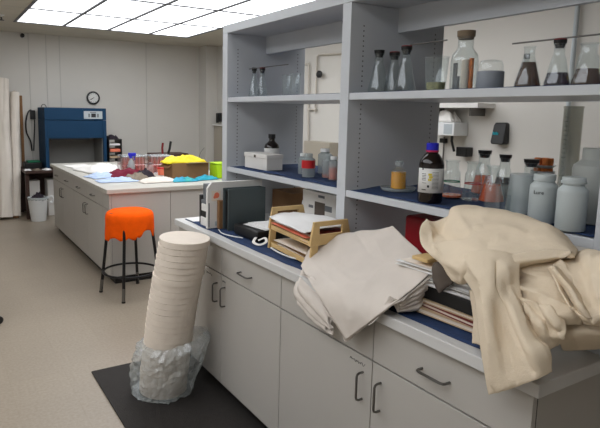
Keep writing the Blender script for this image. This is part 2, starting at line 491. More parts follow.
# the island
IX, IXB = 1.328, 2.86
iu = [(4.905, 5.145, 1, 'narrow pale end cabinet at the near corner of the island'), (5.145, 6.38, 2, 'pale two door island cabinet next to the orange stool'), (6.38, 7.60, 2, 'pale two door island cabinet at the far end by the blue hood')]
for a, b, n, l in iu: base_unit('base_cabinet', l, IX, 1.91, a, b, n, .05, zd=.70, zt=.85, group='island cabinets', zb=.075)
t = thing('base_cabinet', 'pale plain cabinet block on the right half of the island end', 'cabinet', (2.38, 6.25, 0))
MB().box(1.914, IXB, 4.905, 7.60, .075, .85).build('carcass', M['cab'], t, smooth=False)
MB().box(1.914, IXB-.05, 4.935, 7.57, 0, .0745).build('toe_kick', M['kick'], t, smooth=False)
t = MB().box(1.302, IXB+.03, 4.88, 7.63, .851, .89).build('worktop', M['itop'], bevel=.003)
tag(t, 'pale worktop of the island strewn with cloths', 'worktop')

# ------------------------------------------------------------------ reagent shelving on the bench
XS, XSB = 1.60, 2.19
UP = [(.766, .83), (1.943, 2.003), (3.129, 3.193)]
t = thing('shelving_unit', 'tall open white laminate reagent shelving standing on the foreground bench', 'shelving', (1.895, 1.98, .92))
for a, b in UP:
    p = MB().box(XS, XSB, a, b, .9205, 2.079).build('upright', M['tower'], t, bevel=.002, smooth=False)
    ph = MB()
    for y in (a, b):
        if (a, b) == UP[0] and y == a or (a, b) == UP[2] and y == b: continue
        s = 1 if y == b else -1
        for x in (XS+.075, XSB-.06):
            z = 1.0
            while z < 1.66:
                ph.box(x-.003, x+.003, min(y, y+s*.0006), max(y, y+s*.0006), z-.003, z+.003); z += .022
            z = 1.72
            while z < 2.0:
                ph.box(x-.003, x+.003, min(y, y+s*.0006), max(y, y+s*.0006), z-.003, z+.003); z += .022
    ph.build('pin_holes', M['pin'], p, smooth=False)
MB().box(XS, XSB, .766, 3.193, 2.08, 2.13).build('top_board', M['tower'], t, bevel=.002, smooth=False)
for (a, b) in ((.83, 1.943), (2.003, 3.129)):
    MB().box(1.88, 1.905, a+.0005, b-.0005, 1.971, 2.0795).build('header_board', M['tower'], t, bevel=.001, smooth=False)
    MB().box(XS+.004, XSB-.002, a+.001, b-.001, 1.657, 1.687).build('shelf', M['tower'], t, bevel=.002, smooth=False)
    MB().box(XS+.004, XSB-.002, a+.001, b-.001, 1.22, 1.25).build('shelf', M['tower'], t, bevel=.002, smooth=False)

# navy liners
def liner(label, x0, x1, y0, y1, z, seed, amp=.006, dz=.002, curl=0.0):
    rows = []
    nx, ny = 12, 40
    for j in range(ny+1):
        r = []
        for i in range(nx+1):
            x = x0+(x1-x0)*i/nx; y = y0+(y1-y0)*j/ny
            e = noise.noise(Vector((y*5, seed, 0)))*.012*(1 if i == 0 else 0)
            h = max(0, noise.noise(Vector((x*7+seed, y*5, seed*2))))*amp*2.2
            r.append(Vector((x+e, y, z+dz+h)))
        rows.append(r)
    mb = MB(); mb.grid(rows)
    o = mb.build('liner', M['navy'], solid=.0015, soff=-1)
    return tag(o, label, 'liner', 'navy liners')
liner('thin navy liner on the upper shelf of the left bay', 1.607, 2.18, 2.02, 3.115, 1.687, 1, .0007, .0016)
liner('thin navy liner on the upper shelf of the right bay', 1.607, 2.18, .84, 1.93, 1.687, 2, .0007, .0016)
liner('rumpled navy liner on the lower shelf of the left bay', 1.615, 2.17, 2.02, 3.11, 1.25, 3, .006)
liner('rumpled navy liner on the lower shelf of the right bay', 1.615, 2.17, .84, 1.92, 1.25, 4, .006)
liner('navy liner covering the bench worktop under the trays and papers', 1.33, 1.595, .95, 3.17, .92, 5, .004)

# ------------------------------------------------------------------ glassware
def shell(prof, th=.0022):
    """outer profile, then back down inside"""
    inner = [(max(r-th, 0), z) for r, z in reversed(prof) if z > th*1.5]
    return prof+inner+[(0, th*1.8)]

def erlen_prof(R, H, rn):
    return [(0, 0), (R*.9, 0), (R, H*.03), (R*.99, H*.09), (R*.8, H*.32), (rn*1.25, H*.68), (rn, H*.76), (rn, H*.95), (rn*1.18, H*.985), (rn*1.14, H)]

def fill_prof(prof, h, th=.003):
    out = [(0, th)]
    for (r0, z0), (r1, z1) in zip(prof, prof[1:]):
        if z1 <= h: 
            if r1 > 0: out.append((max(r1-th, .001), max(z1, th)))
        elif z0 < h:
            k = (h-z0)/(z1-z0); out.append((max(r0+(r1-r0)*k-th, .001), h)); break
    out.append((0, h))
    return out

def flask(label, x, y, z, R, H, rn, group=None, stopper=None, top=None, fill=None, fh=.3, rod=None, ring=None, cat='flask', name='conical_flask'):
    t = thing(name, label, cat, (x, y, z), group=group)
    pr = erlen_prof(R, H, rn)
    MB().lathe(shell(pr)).build('body', M['glass'], t, local=True)
    if stopper:
        s = MB().lathe([(0, H*.9), (rn*.75, H*.9), (rn*.96, H*1.0), (rn*1.12, H*1.003), (rn*1.2, H*1.085), (0, H*1.085)]).build('stopper', M[stopper], t, local=True)
        if top: MB().lathe([(0, H*1.0855), (rn*1.16, H*1.086), (rn*1.1, H*1.11), (0, H*1.115)]).build('stopper_top', M[top], s, local=True)
    if fill: MB().lathe(fill_prof(pr, H*fh)).build('contents', M[fill], t, local=True)
    if ring:
        k = .45; MB().lathe([(R*.72, H*.42), (R*.74, H*.42), (R*.72, H*.45), (R*.7, H*.45)], cap0=False, cap1=False).build('ring_mark', M[ring], t, local=True)
    if rod:
        MB().tube([(0, -rod[0], H*1.12), (0, rod[1], H*1.12)], .0028).build('glass_rod', M['steel' if rod[2] else 'glass'], t, local=True)
    return t

def beaker(label, x, y, z, R, H, mat_='glass', flare=1.04, fill=None, fh=.2, group=None, name='beaker', inv=False):
    t = thing(name, label, 'beaker', (x, y, z), group=group)
    pr = [(0, 0), (R*.92, 0), (R/flare, H*.03), (R, H*.96), (R*1.06, H*.99), (R*1.05, H)]
    if inv: pr = [(r, z) for r, z in [(0, H), (R*.78, H), (R*.82, H*.97), (R*.98, H*.04), (R*1.04, 0), (R*.98, 0.001), (R*.92, H*.05), (R*.77, H*.95), (0, H*.96)]]
    MB().lathe(pr if inv else shell(pr)).build('body', M[mat_], t, local=True)
    if fill: MB().lathe(fill_prof(pr, H*fh)).build('contents', M[fill], t, local=True)
    return t

S1, S2 = 1.6895, 1.257
# upper shelf, left bay
flask('glass flask with round black bung, farthest left on the upper shelf', 1.75, 3.05, S1, .036, .165, .014, stopper='black', top='black', group='flasks in the left bay')
flask('glass flask with red and black bung and a thin rod, upper shelf of left bay', 1.72, 2.90, S1, .034, .155, .015, stopper='black', top='darkred', rod=(.28, .16, 1), group='flasks in the left bay')
beaker('tall clear tumbler on the upper left shelf, nearer the left end', 1.74, 2.66, S1, .028, .118, flare=1.12, group='tumblers in the left bay')
beaker('tall clear tumbler on the upper left shelf, nearer the middle upright', 1.73, 2.56, S1, .03, .122, flare=1.12, group='tumblers in the left bay')
# upper shelf, right bay
flask('black bunged glass flask beside the middle upright on the upper shelf', 1.72, 1.885, S1, .046, .172, .0195, stopper='black', group='flasks beside the middle upright')
flask('glass flask with dark red bung, middle of the three by the middle upright', 1.79, 1.862, S1, .043, .165, .02, stopper='black', top='darkred', group='flasks beside the middle upright')
flask('glass flask with red flecked black bung, right one of the three by the middle upright', 1.72, 1.72, S1, .045, .172, .0195, stopper='black', top='darkred', rod=(.21, -.02, 1), group='flasks beside the middle upright')
beaker('clear beaker with a yellowish residue on the upper right shelf', 1.70, 1.535, S1, .046, .13, flare=1.22, fill='pale_liq', fh=.24)
t = thing('specimen_jar', 'big clear bottle with a brown cork lid and coloured sticks inside', 'jar', (1.72, 1.42, S1))
bp = [(0, 0), (.047, 0), (.05, .006), (.05, .105), (.046, .13), (.03, .15), (.028, .157), (.028, .188), (.031, .19), (.031, .194)]
MB().lathe(shell(bp)).build('body', M['glass'], t, local=True)
MB().lathe([(0, .186), (.0275, .186), (.029, .1945), (.032, .195), (.033, .216), (0, .217)]).build('lid', M['corktan'], t, local=True)
for k, (dx, dy, r, hh, mm) in enumerate(((-.02, .024, .008, .1, 'midgrey'), (-.012, -.014, .014, .11, 'cream'), (.0, -.032, .008, .115, 'cork'), (-.03, .005, .009, .05, 'midgrey'))):
    MB().lathe([(0, .005), (r, .005), (r, hh), (0, hh)], c=(dx, dy, 0), seg=14).build('stick', M[mm], t, local=True)
t = thing('lidded_jar', 'squat grey tub with a clear domed lid on the upper right shelf', 'jar', (1.73, 1.312, S1))
MB().lathe([(0, 0), (.045, 0), (.047, .004), (.047, .062), (.043, .064), (.043, .01), (0, .01)]).build('tub', M['tubgrey'], t, local=True)
MB().lathe([(.043, .064), (.042, .085), (.036, .1), (.02, .104), (0, .105)], cap0=False).build('lid', M['glass'], t, local=True)
flask('open glass flask with brown residue, left of the three on the upper right shelf', 1.72, 1.158, S1, .042, .136, .017, fill='brown_res', fh=.62, group='flasks near the right upright')
flask('glass flask with dark red bung, steel rod and purple residue on the upper shelf', 1.72, 1.055, S1, .040, .135, .0165, stopper='black', top='darkred', fill='purple_res', fh=.33, rod=(.215, .17, 1), group='flasks near the right upright')
flask('open glass flask with brown dregs, right of the three on the upper right shelf', 1.72, .962, S1, .044, .128, .023, fill='brown_res', fh=.4, group='flasks near the right upright')
t = thing('vial', 'thin vial with black cap behind the brown residue flask', 'vial', (1.86, 1.262, S1))
MB().lathe(shell([(0, 0), (.009, 0), (.0095, .003), (.0095, .108), (.008, .11), (.008, .112)], .001)).build('body', M['glass'], t, local=True)
MB().lathe([(0, .1125), (.0105, .1125), (.0105, .13), (0, .13)]).build('cap', M['black'], t, local=True)
MB().lathe([(0, .004), (.0075, .004), (.0075, .04), (0, .04)]).build('contents', M['dark_liq'], t, local=True)
t = thing('dropper_bottle', 'black capped brown bottle with yellow label at the right end of the upper shelf', 'bottle', (1.84, .925, S1))
MB().lathe([(0, 0), (.031, 0), (.033, .004), (.033, .075), (.02, .092), (.013, .097), (.013, .108), (0, .108)]).build('body', M['amber'], t, local=True)
MB().lathe([(0, .1085), (.0165, .1085), (.0165, .128), (0, .129)]).build('cap', M['black'], t, local=True)
MB().lathe([(.0332, .05), (.0337, .05), (.0337, .074), (.0332, .074)], cap0=False, cap1=False).build('label', M['yellowish'], t, local=True)

# lower shelf, left bay
t = thing('storage_box', 'white card box in front of the brown bottle on the lower left shelf', 'box', (1.715, 2.865, S2), rz=0)
MB().box(-.055, .055, -.132, .132, .001, .088).build('body', M['whitebox'], t, local=True, bevel=.002)
MB().box(-.0585, .0585, -.136, .136, .07, .094).build('lid', M['whitebox'], t, local=True, bevel=.002)
MB().box(-.0596, -.0587, -.01, .012, .07, .086).build('tab', M['greyscrap'], t, local=True)
t = thing('reagent_bottle', 'plain brown glass bottle with black cap standing behind the white box', 'bottle', (1.83, 2.955, S2))
MB().lathe([(0, 0), (.045, 0), (.048, .005), (.048, .12), (.042, .14), (.022, .158), (.018, .165), (.018, .178), (0, .178)]).build('body', M['amber'], t, local=True)
MB().lathe([(0, .1785), (.0225, .1785), (.0225, .205), (0, .206)]).build('cap', M['black'], t, local=True)
MB().lathe([(.0482, .075), (.0487, .075), (.0487, .118), (.0482, .118)], cap0=False, cap1=False).build('label', M['label'], t, local=True)

def wide_bottle(label, x, y, z, R, H, rn, m, capm=None, fill=None, fh=.5, lab=None, group=None, name='plastic_bottle', stepped=False):
    t = thing(name, label, 'bottle', (x, y, z), group=group)
    pr = [(0, 0), (R*.94, 0), (R, R*.08), (R, H*.72), (R*.96, H*.77), (rn*1.08, H*.83), (rn, H*.845), (rn, H*.9 if capm else H)]
    if m in ('glass', 'frost'): MB().lathe(shell(pr)).build('body', M[m], t, local=True)
    else: MB().lathe(pr+[(0, pr[-1][1])]).build('body', M[m], t, local=True)
    if capm:
        MB().lathe([(0, H*.87), (rn*1.1, H*.87), (rn*1.1, H*.985), (rn*1.05, H*1.0), (0, H*1.0)] if not stepped else [(0, H*.885), (rn*1.2, H*.885), (rn*1.2, H*.93), (rn*1.1, H*.935), (rn*1.1, H*.985), (rn*1.05, H), (0, H)]).build('cap', M[capm], t, local=True)
    if fill: MB().lathe(fill_prof(pr, H*fh)).build('contents', M[fill], t, local=True)
    if lab: MB().lathe([(R*1.004, H*lab[1]), (R*1.02, H*lab[1]), (R*1.02, H*lab[2]), (R*1.004, H*lab[2])], cap0=False, cap1=False).build('label', M[lab[0]], t, local=True)
    return t
wide_bottle('clear plastic bottle at the left of the red labelled one on the lower left shelf', 1.78, 2.53, S2, .032, .115, .02, 'frost', 'whiteplas', group='small bottles on the lower left shelf')
wide_bottle('clear plastic bottle with a bright red label on the lower left shelf', 1.72, 2.40, S2, .036, .125, .02, 'frost', 'frost', lab=('red', .38, .72), group='small bottles on the lower left shelf')
wide_bottle('cloudy plastic bottle behind the red labelled one on the lower left shelf', 1.92, 2.52, S2, .04, .14, .024, 'frost', 'whiteplas', group='small bottles on the lower left shelf')
wide_bottle('clear capped bottle right of the red labelled one on the lower left shelf', 1.80, 2.33, S2, .034, .12, .02, 'frost', 'frost', fill='or_liq', fh=.12, group='small bottles on the lower left shelf')
wide_bottle('bottle of orange liquid beside the middle upright on the lower left shelf', 1.76, 2.235, S2, .024, .12, .015, 'frost', 'whiteplas', fill='or_liq', fh=.52, group='small bottles on the lower left shelf')

# lower shelf, right bay
t = thing('petri_dish', 'shallow clear dish under the small yellow bottle', 'dish', (1.79, 1.80, S2))
MB().lathe([(0, 0), (.074, 0), (.078, .004), (.08, .014), (.077, .014), (.075, .006), (0, .006)]).build('dish_body', M['frost'], t, local=True)
t = thing('reagent_bottle', 'small bottle of yellow liquid standing in a clear dish', 'bottle', (1.79, 1.80, S2+.0065))
yp = [(0, 0), (.034, 0), (.036, .004), (.036, .078), (.032, .086), (.016, .094), (.015, .1), (.015, .106)]
MB().lathe(shell(yp)).build('body', M['glass'], t, local=True)
MB().lathe(fill_prof(yp, .076)).build('contents', M['yel_liq'], t, local=True)
MB().lathe([(0, .106), (.019, .106), (.019, .122), (.012, .128), (0, .128)]).build('cap', M['frost'], t, local=True)

t = thing('reagent_bottle', 'large dark brown bottle with blue cap and white printed label', 'bottle', (1.665, 1.50, S2), rz=math.radians(0))
R = .0475
MB().lathe([(0, 0), (R*.93, 0), (R, .006), (R, .145), (R*.93, .163), (R*.6, .186), (.022, .192), (.022, .2), (0, .2)], seg=40).build('body', M['amber'], t, local=True)
cp = MB().lathe([(0, .2035), (.0235, .2035), (.0235, .228), (.021, .231), (0, .232)], seg=40).build('cap', M['bluecap'], t, local=True)
MB().lathe([(.019, .196), (.0245, .196), (.0245, .203), (.019, .203)], seg=40).build('tamper_ring', M['pinkring'], t, local=True)
lb = MB(); rr = R+.0008
a0 = math.radians(150); a1 = math.radians(300)
lb.grid([[Vector((rr*math.cos(a0+(a1-a0)*i/24), rr*math.sin(a0+(a1-a0)*i/24), z)) for i in range(25)] for z in (.04, .134)])
lab = lb.build('label', M['label'], t, local=True, solid=.0004, soff=1)
def curved_patch(mb, r, ac, w_, z0, z1, n=4):
    mb.grid([[Vector((r*math.cos(ac+(i/n-.5)*w_/r), r*math.sin(ac+(i/n-.5)*w_/r), z)) for i in range(n+1)] for z in (z0, z1)])
pm = MB()
for (acd, w_, z, h_) in [(190, .018, .112, .002), (190, .018, .106, .002), (190, .016, .1, .002), (190, .018, .094, .002), (190, .017, .088, .002), (192, .018, .077, .0015), (192, .018, .05, .003), (183, .006, .128, .007), (212, .008, .061, .009)] + [(243, .026, .119-.0052*k, .0015) for k in range(13)]:
    curved_patch(pm, rr+.0009, math.radians(acd), w_, z, z+h_)
pm.build('print', M['ink'], lab, local=True)
ym = MB()
for (acd, w_, z, h_) in [(214, .007, .107, .009), (222, .007, .107, .009), (218, .007, .097, .009), (226, .006, .097, .009), (214, .006, .087, .009), (222, .006, .087, .009)]:
    curved_patch(ym, rr+.0010, math.radians(acd), w_, z, z+h_)
ym.build('hazard_print', M['yellowish'], lab, local=True)

flask('clear conical flask with a green ring next to the blue capped bottle', 1.84, 1.545, S2, .046, .155, .026, ring='greenring', fill='or_liq', fh=.08, group='flasks on the lower right shelf')
flask('clear conical flask with a red ring behind the orange flask', 1.86, 1.455, S2, .044, .155, .026, ring='red', group='flasks on the lower right shelf')
flask('conical flask half full of orange liquid on the lower right shelf', 1.90, 1.395, S2, .05, .145, .022, fill='or_liq', fh=.48, group='flasks on the lower right shelf')
flask('tall black bunged flask with orange liquid behind the others', 2.07, 1.568, S2, .05, .175, .024, fill='or_liq', fh=.45, stopper='black', group='flasks on the lower right shelf')
flask('glass flask with black bung and dark liquid left of the grey beaker', 2.06, 1.458, S2, .048, .165, .021, stopper='black', fill='dark_liq', fh=.5, group='flasks on the lower right shelf')
flask('glass flask with black bung behind the upturned grey beaker', 2.0, 1.30, S2, .045, .16, .024, stopper='black', fill='pale_liq', fh=.1, group='flasks on the lower right shelf')
beaker('upturned frosted grey beaker standing behind the square glass', 1.80, 1.195, S2, .056, .135, 'frost', inv=True)
t = thing('square_beaker', 'low clear square glass in front of the upturned frosted beaker', 'beaker', (1.69, 1.215, S2))
sq = MB()
a_ = .032
for (x0_, x1_, y0_, y1_, z0_, z1_) in ((-a_, a_, -a_, -a_+.004, 0, .1), (-a_, a_, a_-.004, a_, 0, .1), (-a_, -a_+.004, -a_+.004, a_-.004, 0, .1), (a_-.004, a_, -a_+.004, a_-.004, 0, .1), (-a_+.004, a_-.004, -a_+.004, a_-.004, 0, .005)): sq.box(x0_, x1_, y0_, y1_, z0_, z1_)
sq.build('body', M['glass'], t, local=True)
h1 = wide_bottle('white plastic bottle with black handwriting on the lower right shelf', 1.685, 1.045, S2, .042, .155, .03, 'hdpe', 'hdpe', group='white bottles on the lower right shelf')
h2 = wide_bottle('white plastic bottle with a stepped cap, closest to the right upright', 1.64, .925, S2, .042, .16, .029, 'hdpe', 'hdpe', stepped=True, group='white bottles on the lower right shelf')
jr = wide_bottle('large cloudy plastic jar behind the white bottles at the right upright', 1.835, .965, S2, .07, .24, .045, 'jar', None)
t = thing('measuring_cylinder', 'tall cloudy graduated cylinder standing behind the white bottles', 'measuring cylinder', (2.09, 1.205, S2))
MB().lathe([(0, 0), (.05, 0), (.05, .012), (.036, .016), (.034, .03), (.034, .372), (.0365, .375), (.0345, .38), (.031, .375), (.031, .03), (0, .03)]).build('tube', M['cyl'], t, local=True)
gr = MB()
for k in range(15): curved_patch(gr, .0345, math.radians(172), .012 if k % 5 else .018, .1+.017*k, .1+.017*k+.0022)
gr.build('graduations', M['ink'], t, local=True)
# cups holding orange corks
for k in range(2):
    t = thing('cork_cup', ['tall white cup of orange corks behind the white bottles', 'shallow white dish of orange corks on top of the tall white cup'][k], 'cup', (2.10, 1.315, S2+.136*k), group='cups of corks')
    MB().lathe([(0, 0), (.032, 0), (.042, .112), (.047, .124), (.044, .124), (.038, .1), (0, .1)] if k == 0 else [(0, 0), (.034, 0), (.046, .008), (.05, .012), (.047, .012), (.032, .004), (0, .004)]).build('cup_body', M['whiteplas'], t, local=True)
for k in range(10):
    a = 2*PI*(k % 5)/5+.3; lay = k // 5
    o = MB().lathe([(0, 0), (.011, 0), (.0135, .012), (.0135, .03), (.012, .033), (0, .033)], seg=14).build('cork', M['cork'], None)
    o.location = (2.10+.024*math.cos(a), 1.315+.024*math.sin(a), S2+(.1015 if lay == 0 else .1415))
    tag(o, ['orange brown cork sitting in the tall white cup, under the dish', 'orange brown cork sitting in the shallow top dish'][lay], 'cork', 'corks in the %s' % ('tall cup', 'shallow dish')[lay])
text_obj('handwriting', 'Lure', .017, M['ink'], h1, (.0428*math.cos(math.radians(193)), .0428*math.sin(math.radians(193)), .098), (PI/2, 0, math.radians(193+90)))

# ------------------------------------------------------------------ left end of the bench top
ZT = .926
t = thing('file_carton', 'tall white card file carton with an orange picture on its near side', 'box', (1.5, 2.87, ZT))
# a long box on edge: L shaped side with a cut-away upper front
poly = [(1.326, ZT), (1.69, ZT), (1.69, 1.195), (1.355, 1.195), (1.327, 1.16)]
MB().prism(poly, lambda x, z: Vector((x, 2.83, z)), lambda x, z: Vector((x, 2.85, z))).build('body', M['whitebox'], t, bevel=.002)
MB().box(1.352, 1.41, 2.8285, 2.8295, 1.085, 1.145).build('picture_card', M['cream'], t)
pic = MB(); pic.lathe([(0, 0), (.017, .0), (.014, .0006), (0, .0007)], seg=18, M=Matrix.Translation((1.385, 2.8284, 1.118)) @ Matrix.Rotation(PI/2, 4, 'X'))
pic.lathe([(0, 0), (.009, .0), (.007, .0006), (0, .0007)], seg=14, M=Matrix.Translation((1.372, 2.8284, 1.108)) @ Matrix.Rotation(PI/2, 4, 'X'))
pic.build('picture', M['salmon'], t)
MB().box(1.334, 1.339, 2.8285, 2.8298, .935, 1.075).build('slit', M['ink'], t)
MB().box(1.375, 1.40, 2.8285, 2.8298, .94, .965).build('printed_mark', M['panelgrey'], t)

# small stacked boxes left of the carton, black and white ends showing
for k, (z0, z1, mm, l) in enumerate(((0, .05, 'whitebox', 'white flat box at the bottom of the small stack by the file carton'), (.0505, .088, 'black', 'black flat box, second in the small stack by the file carton'), (.0885, .13, 'whitebox', 'white flat box, third in the small stack by the file carton'), (.1305, .152, 'midgrey', 'thin grey box at the top of the small stack by the file carton'))):
    o = MB().box(1.345+.004*(k % 2), 1.60, 2.857, 2.965-.006*(k % 3), ZT+z0, ZT+z1).build('flat_box', M[mm], bevel=.0015)
    tag(o, l, 'box', 'small boxes stacked by the carton')
o = MB().box(1.352, 1.55, 2.857, 2.945, ZT+.1525, ZT+.25).build('grey_box', M['midgrey'], bevel=.002)
tag(o, 'plain mid grey box on top of the small stacked boxes', 'box')
o = MB().box(1.36, 1.42, 2.985, 3.02, ZT+.0, ZT+.175).build('tape_dispenser', M['black'], bevel=.006)
tag(o, 'black upright gadget at the far end of the bench behind the small boxes', 'gadget')
tag(MB().box(1.34, 1.55, 3.06, 3.19, ZT-.002, ZT+.001).build('paper_sheet', M['paper']), 'white sheet of paper at the far corner of the bench worktop', 'paper')

# binders standing on end
t = thing('binder', 'dark grey binder standing on edge in front of the white carton', 'binder', (1.53, 2.75, ZT))
MB().box(1.405, 1.65, 2.722, 2.729, ZT, 1.165).box(1.405, 1.65, 2.785, 2.792, ZT, 1.165).box(1.643, 1.65, 2.729, 2.785, ZT, 1.165).build('cover', M['darkgrey'], t, bevel=.002)
MB().box(1.42, 1.642, 2.732, 2.782, ZT+.003, 1.15).build('pages', M['black'], t)
o = MB().box(1.385, 1.60, 2.796, 2.825, ZT, 1.09).build('card_folder', M['card'], bevel=.002)
tag(o, 'brown card folder standing between the grey binder and white carton', 'folder')

# black folder and papers lying before the tray
t = thing('black_case', 'flat black case lying on the navy liner between the binder and the wooden tray', 'case', (1.52, 2.52, ZT))
MB().box(1.405, 1.72, 2.40, 2.655, ZT, .985).build('body', M['black'], t, bevel=.01)
for k in range(5):
    a = math.radians([6, -8, 14, -3, 9][k])
    Mx = Matrix.Translation((1.55+.012*k, 2.51-.008*k, .9858+.0024*k)) @ Matrix.Rotation(a, 4, 'Z')
    o = MB().box(-.105, .105, -.1, .1, 0, .0018, Mx).build('paper_sheet', M['paper'])
    tag(o, 'white paper sheet in the loose pile on the flat black case', 'paper', 'papers on the black case')
# white strap and cords
def cord(name, label, pts, r, m, cat='cord', n=10, seg=8, flat=1.0):
    mb = MB(); mb.tube(spline([Vector(p) for p in pts], n), r, seg, flat=flat)
    return tag(mb.build(name, m), label, cat)
cord('strap', 'crumpled white strap end lying beside the black case and tray', [(1.41, 2.43, .94), (1.40, 2.40, .955), (1.37, 2.37, .94), (1.385, 2.335, .933), (1.42, 2.33, .945), (1.43, 2.36, .958), (1.40, 2.375, .945)], .0075, M['whitecloth'], 'strap', flat=.3)
cord('cable', 'thin white cord on the navy liner in front of the wooden tray', [(1.40, 2.25, .934), (1.385, 2.16, .934), (1.38, 2.06, .936), (1.41, 1.98, .934), (1.46, 1.95, .934)], .004, M['whiteplas'])
cord('cable', 'thin white cord hanging over the liner edge below the grey binder', [(1.36, 2.75, .934), (1.335, 2.66, .934), (1.345, 2.58, .934), (1.38, 2.50, .934)], .003, M['whiteplas'])

# wooden letter tray
TX0, TX1, TY0, TY1 = 1.362, 1.592, 1.872, 2.29
before_tray = set(bpy.data.objects)
t = thing('letter_tray', 'two tier pale wooden letter tray heaped with papers', 'letter tray', ((TX0+TX1)/2, (TY0+TY1)/2, ZT))
def tray_panel(name, y0, y1, z0, zt, lean, slot):
    mb = MB()
    def ring(x0, x1, a, b): return [(x0, a), (x1, a), (x1, b), (x0, b)]
    out = [(TX0+.0, z0), (TX1, z0), (TX1-.03*lean, zt), (TX0+.035*lean, zt)] if lean < 0 else [(TX0, z0), (TX1, z0), (TX1-.025, zt), (TX0+.02, zt)]
    h = zt-z0
    if slot:
        sx0, sx1, sz0, sz1 = TX0+.05, TX1-.055, z0+.45*h, z0+.8*h
        inn = ring(sx0, sx1, sz0, sz1)
        for (ya, flip) in ((y0, 1), (y1, -1)): pass
        A = [[mb.bm.verts.new((x, y, z)) for x, z in out] for y in (y0, y1)]
        B = [[mb.bm.verts.new((x, y, z)) for x, z in inn] for y in (y0, y1)]
        for k in range(4):
            l = (k+1) % 4
            for s in (0, 1): mb.bm.faces.new((A[s][k], A[s][l], B[s][l], B[s][k]))
            mb.bm.faces.new((A[0][k], A[0][l], A[1][l], A[1][k])); mb.bm.faces.new((B[0][k], B[0][l], B[1][l], B[1][k]))
    else: mb.prism(out, lambda x, z: Vector((x, y0, z)), lambda x, z: Vector((x, y1, z)))
    return mb.build(name, M['wood'], t, bevel=.0015, smooth=False)
for y0, y1 in ((TY0, TY0+.014), (TY1-.014, TY1)):
    tray_panel('end_panel', y0, y1, 1.026, 1.13, 1, True)
    mb = MB()
    for xa, xb, xc, xd in ((TX0, TX0+.035, TX0+.045, TX0+.01), (TX1-.035, TX1, TX1-.01, TX1-.045)):
        mb.prism([(xa, ZT), (xb, ZT), (xc, 1.0255), (xd, 1.0255)], lambda x, z: Vector((x, y0, z)), lambda x, z: Vector((x, y1, z)))
    mb.box(TX0+.036, TX1-.036, y0, y1, ZT, ZT+.028)
    mb.build('lower_panel', M['wood'], t, bevel=.001, smooth=False)
for z in (ZT+.008, 1.022):
    MB().box(TX0+.012, TX1-.012, TY0+.0145, TY1-.0145, z, z+.007).box(TX0+.012, TX0+.022, TY0+.0145, TY1-.0145, z+.0075, z+.022).build('tier', M['wood'], t, bevel=.001, smooth=False)
rnd = random.Random(3)
def sheet_stack(x, y, z, n, w_, d_, cols, label, group, name='paper_sheet', dz=.004, spread=.012, curl=.008, cat='paper'):
    for k in range(n):
        a = rnd.uniform(-.06, .06); nx = 6
        rows = []
        for j in range(nx+1):
            r = []
            for i in range(nx+1):
                u, v = i/nx-.5, j/nx-.5
                px, py = u*w_, v*d_
                hz = curl*noise.noise(Vector((u*2+k*3.1, v*2, z*10)))*.5*(k+1)/n
                r.append(Vector((x+rnd_o[0]*0+px*math.cos(a)-py*math.sin(a), y+px*math.sin(a)+py*math.cos(a), z+dz*k+hz)))
            rows.append(r)
        mb = MB(); dx, dy = rnd.uniform(-spread, spread), rnd.uniform(-spread, spread)
        for r in rows:
            for p in r: p.x += dx; p.y += dy
        mb.grid(rows)
        o = mb.build(name, M[cols[k % len(cols)]], solid=.0012, soff=1)
        tag(o, label, cat, group)
rnd_o = (0, 0)
sheet_stack(1.477, 2.08, ZT+.02, 5, .185, .35, ['kraft', 'cream', 'card'], 'brownish paper in the lower tier of the wooden tray', 'papers in the lower tray', dz=.006)
sheet_stack(1.475, 2.08, 1.036, 6, .2, .36, ['cream', 'card', 'kraft', 'salmon', 'cream', 'maroonbook'], 'brown and orange paper under the white sheet in the upper tray', 'coloured papers in the upper tray', dz=.0065, curl=.004)
rag('plastic_sheet', 'rumpled white sheet lying on top of the papers in the wooden tray', 'paper',
    [[(1.352, 1.905, 1.078), (1.345, 2.02, 1.088), (1.352, 2.15, 1.082), (1.357, 2.27, 1.088)],
     [(1.41, 1.905, 1.09), (1.41, 2.02, 1.1), (1.41, 2.15, 1.104), (1.41, 2.27, 1.1)],
     [(1.49, 1.91, 1.094), (1.49, 2.02, 1.117), (1.49, 2.14, 1.112), (1.49, 2.27, 1.1)],
     [(1.58, 1.91, 1.09), (1.58, 2.02, 1.112), (1.58, 2.14, 1.10), (1.58, 2.27, 1.09)]], M['paper'], .006, 16, 4, .0015)

# the tray stands a little askew
for o in set(bpy.data.objects)-before_tray:
    if o.type == 'MESH':
        for v in o.data.vertices: v.co.x += .1*((v.co.y+wloc(o).y)-TY0)

# behind the trays, under the lower shelf
t = thing('printed_box', 'white printed carton with a grey square, leaning behind the wooden tray', 'box', (1.79, 2.34, ZT))
MB().box(1.752, 1.83, 2.195, 2.49, ZT, 1.178).build('body', M['whitebox'], t, bevel=.002)
MB().box(1.7505, 1.7515, 2.285, 2.375, 1.03, 1.125).build('grey_print', M['greyscrap'], t)
MB().box(1.7505, 1.7515, 2.29, 2.345, 1.15, 1.163).box(1.7505, 1.7515, 2.225, 2.285, 1.085, 1.115).box(1.7505, 1.7515, 2.39, 2.43, 1.085, 1.1).build('dark_print', M['midgrey'], t)
MB().box(1.7503, 1.7515, 2.22, 2.275, 1.0, 1.06).build('navy_print', M['navy'], t)
MB().box(1.7501, 1.7503, 2.222, 2.24, 1.005, 1.045).build('red_print', M['red'], t)
o = MB().box(1.93, 2.15, 2.86, 3.10, ZT, 1.09).build('card_box', M['card'], bevel=.002)
tag(o, 'brown card box under the lower left shelf behind the binder', 'box')
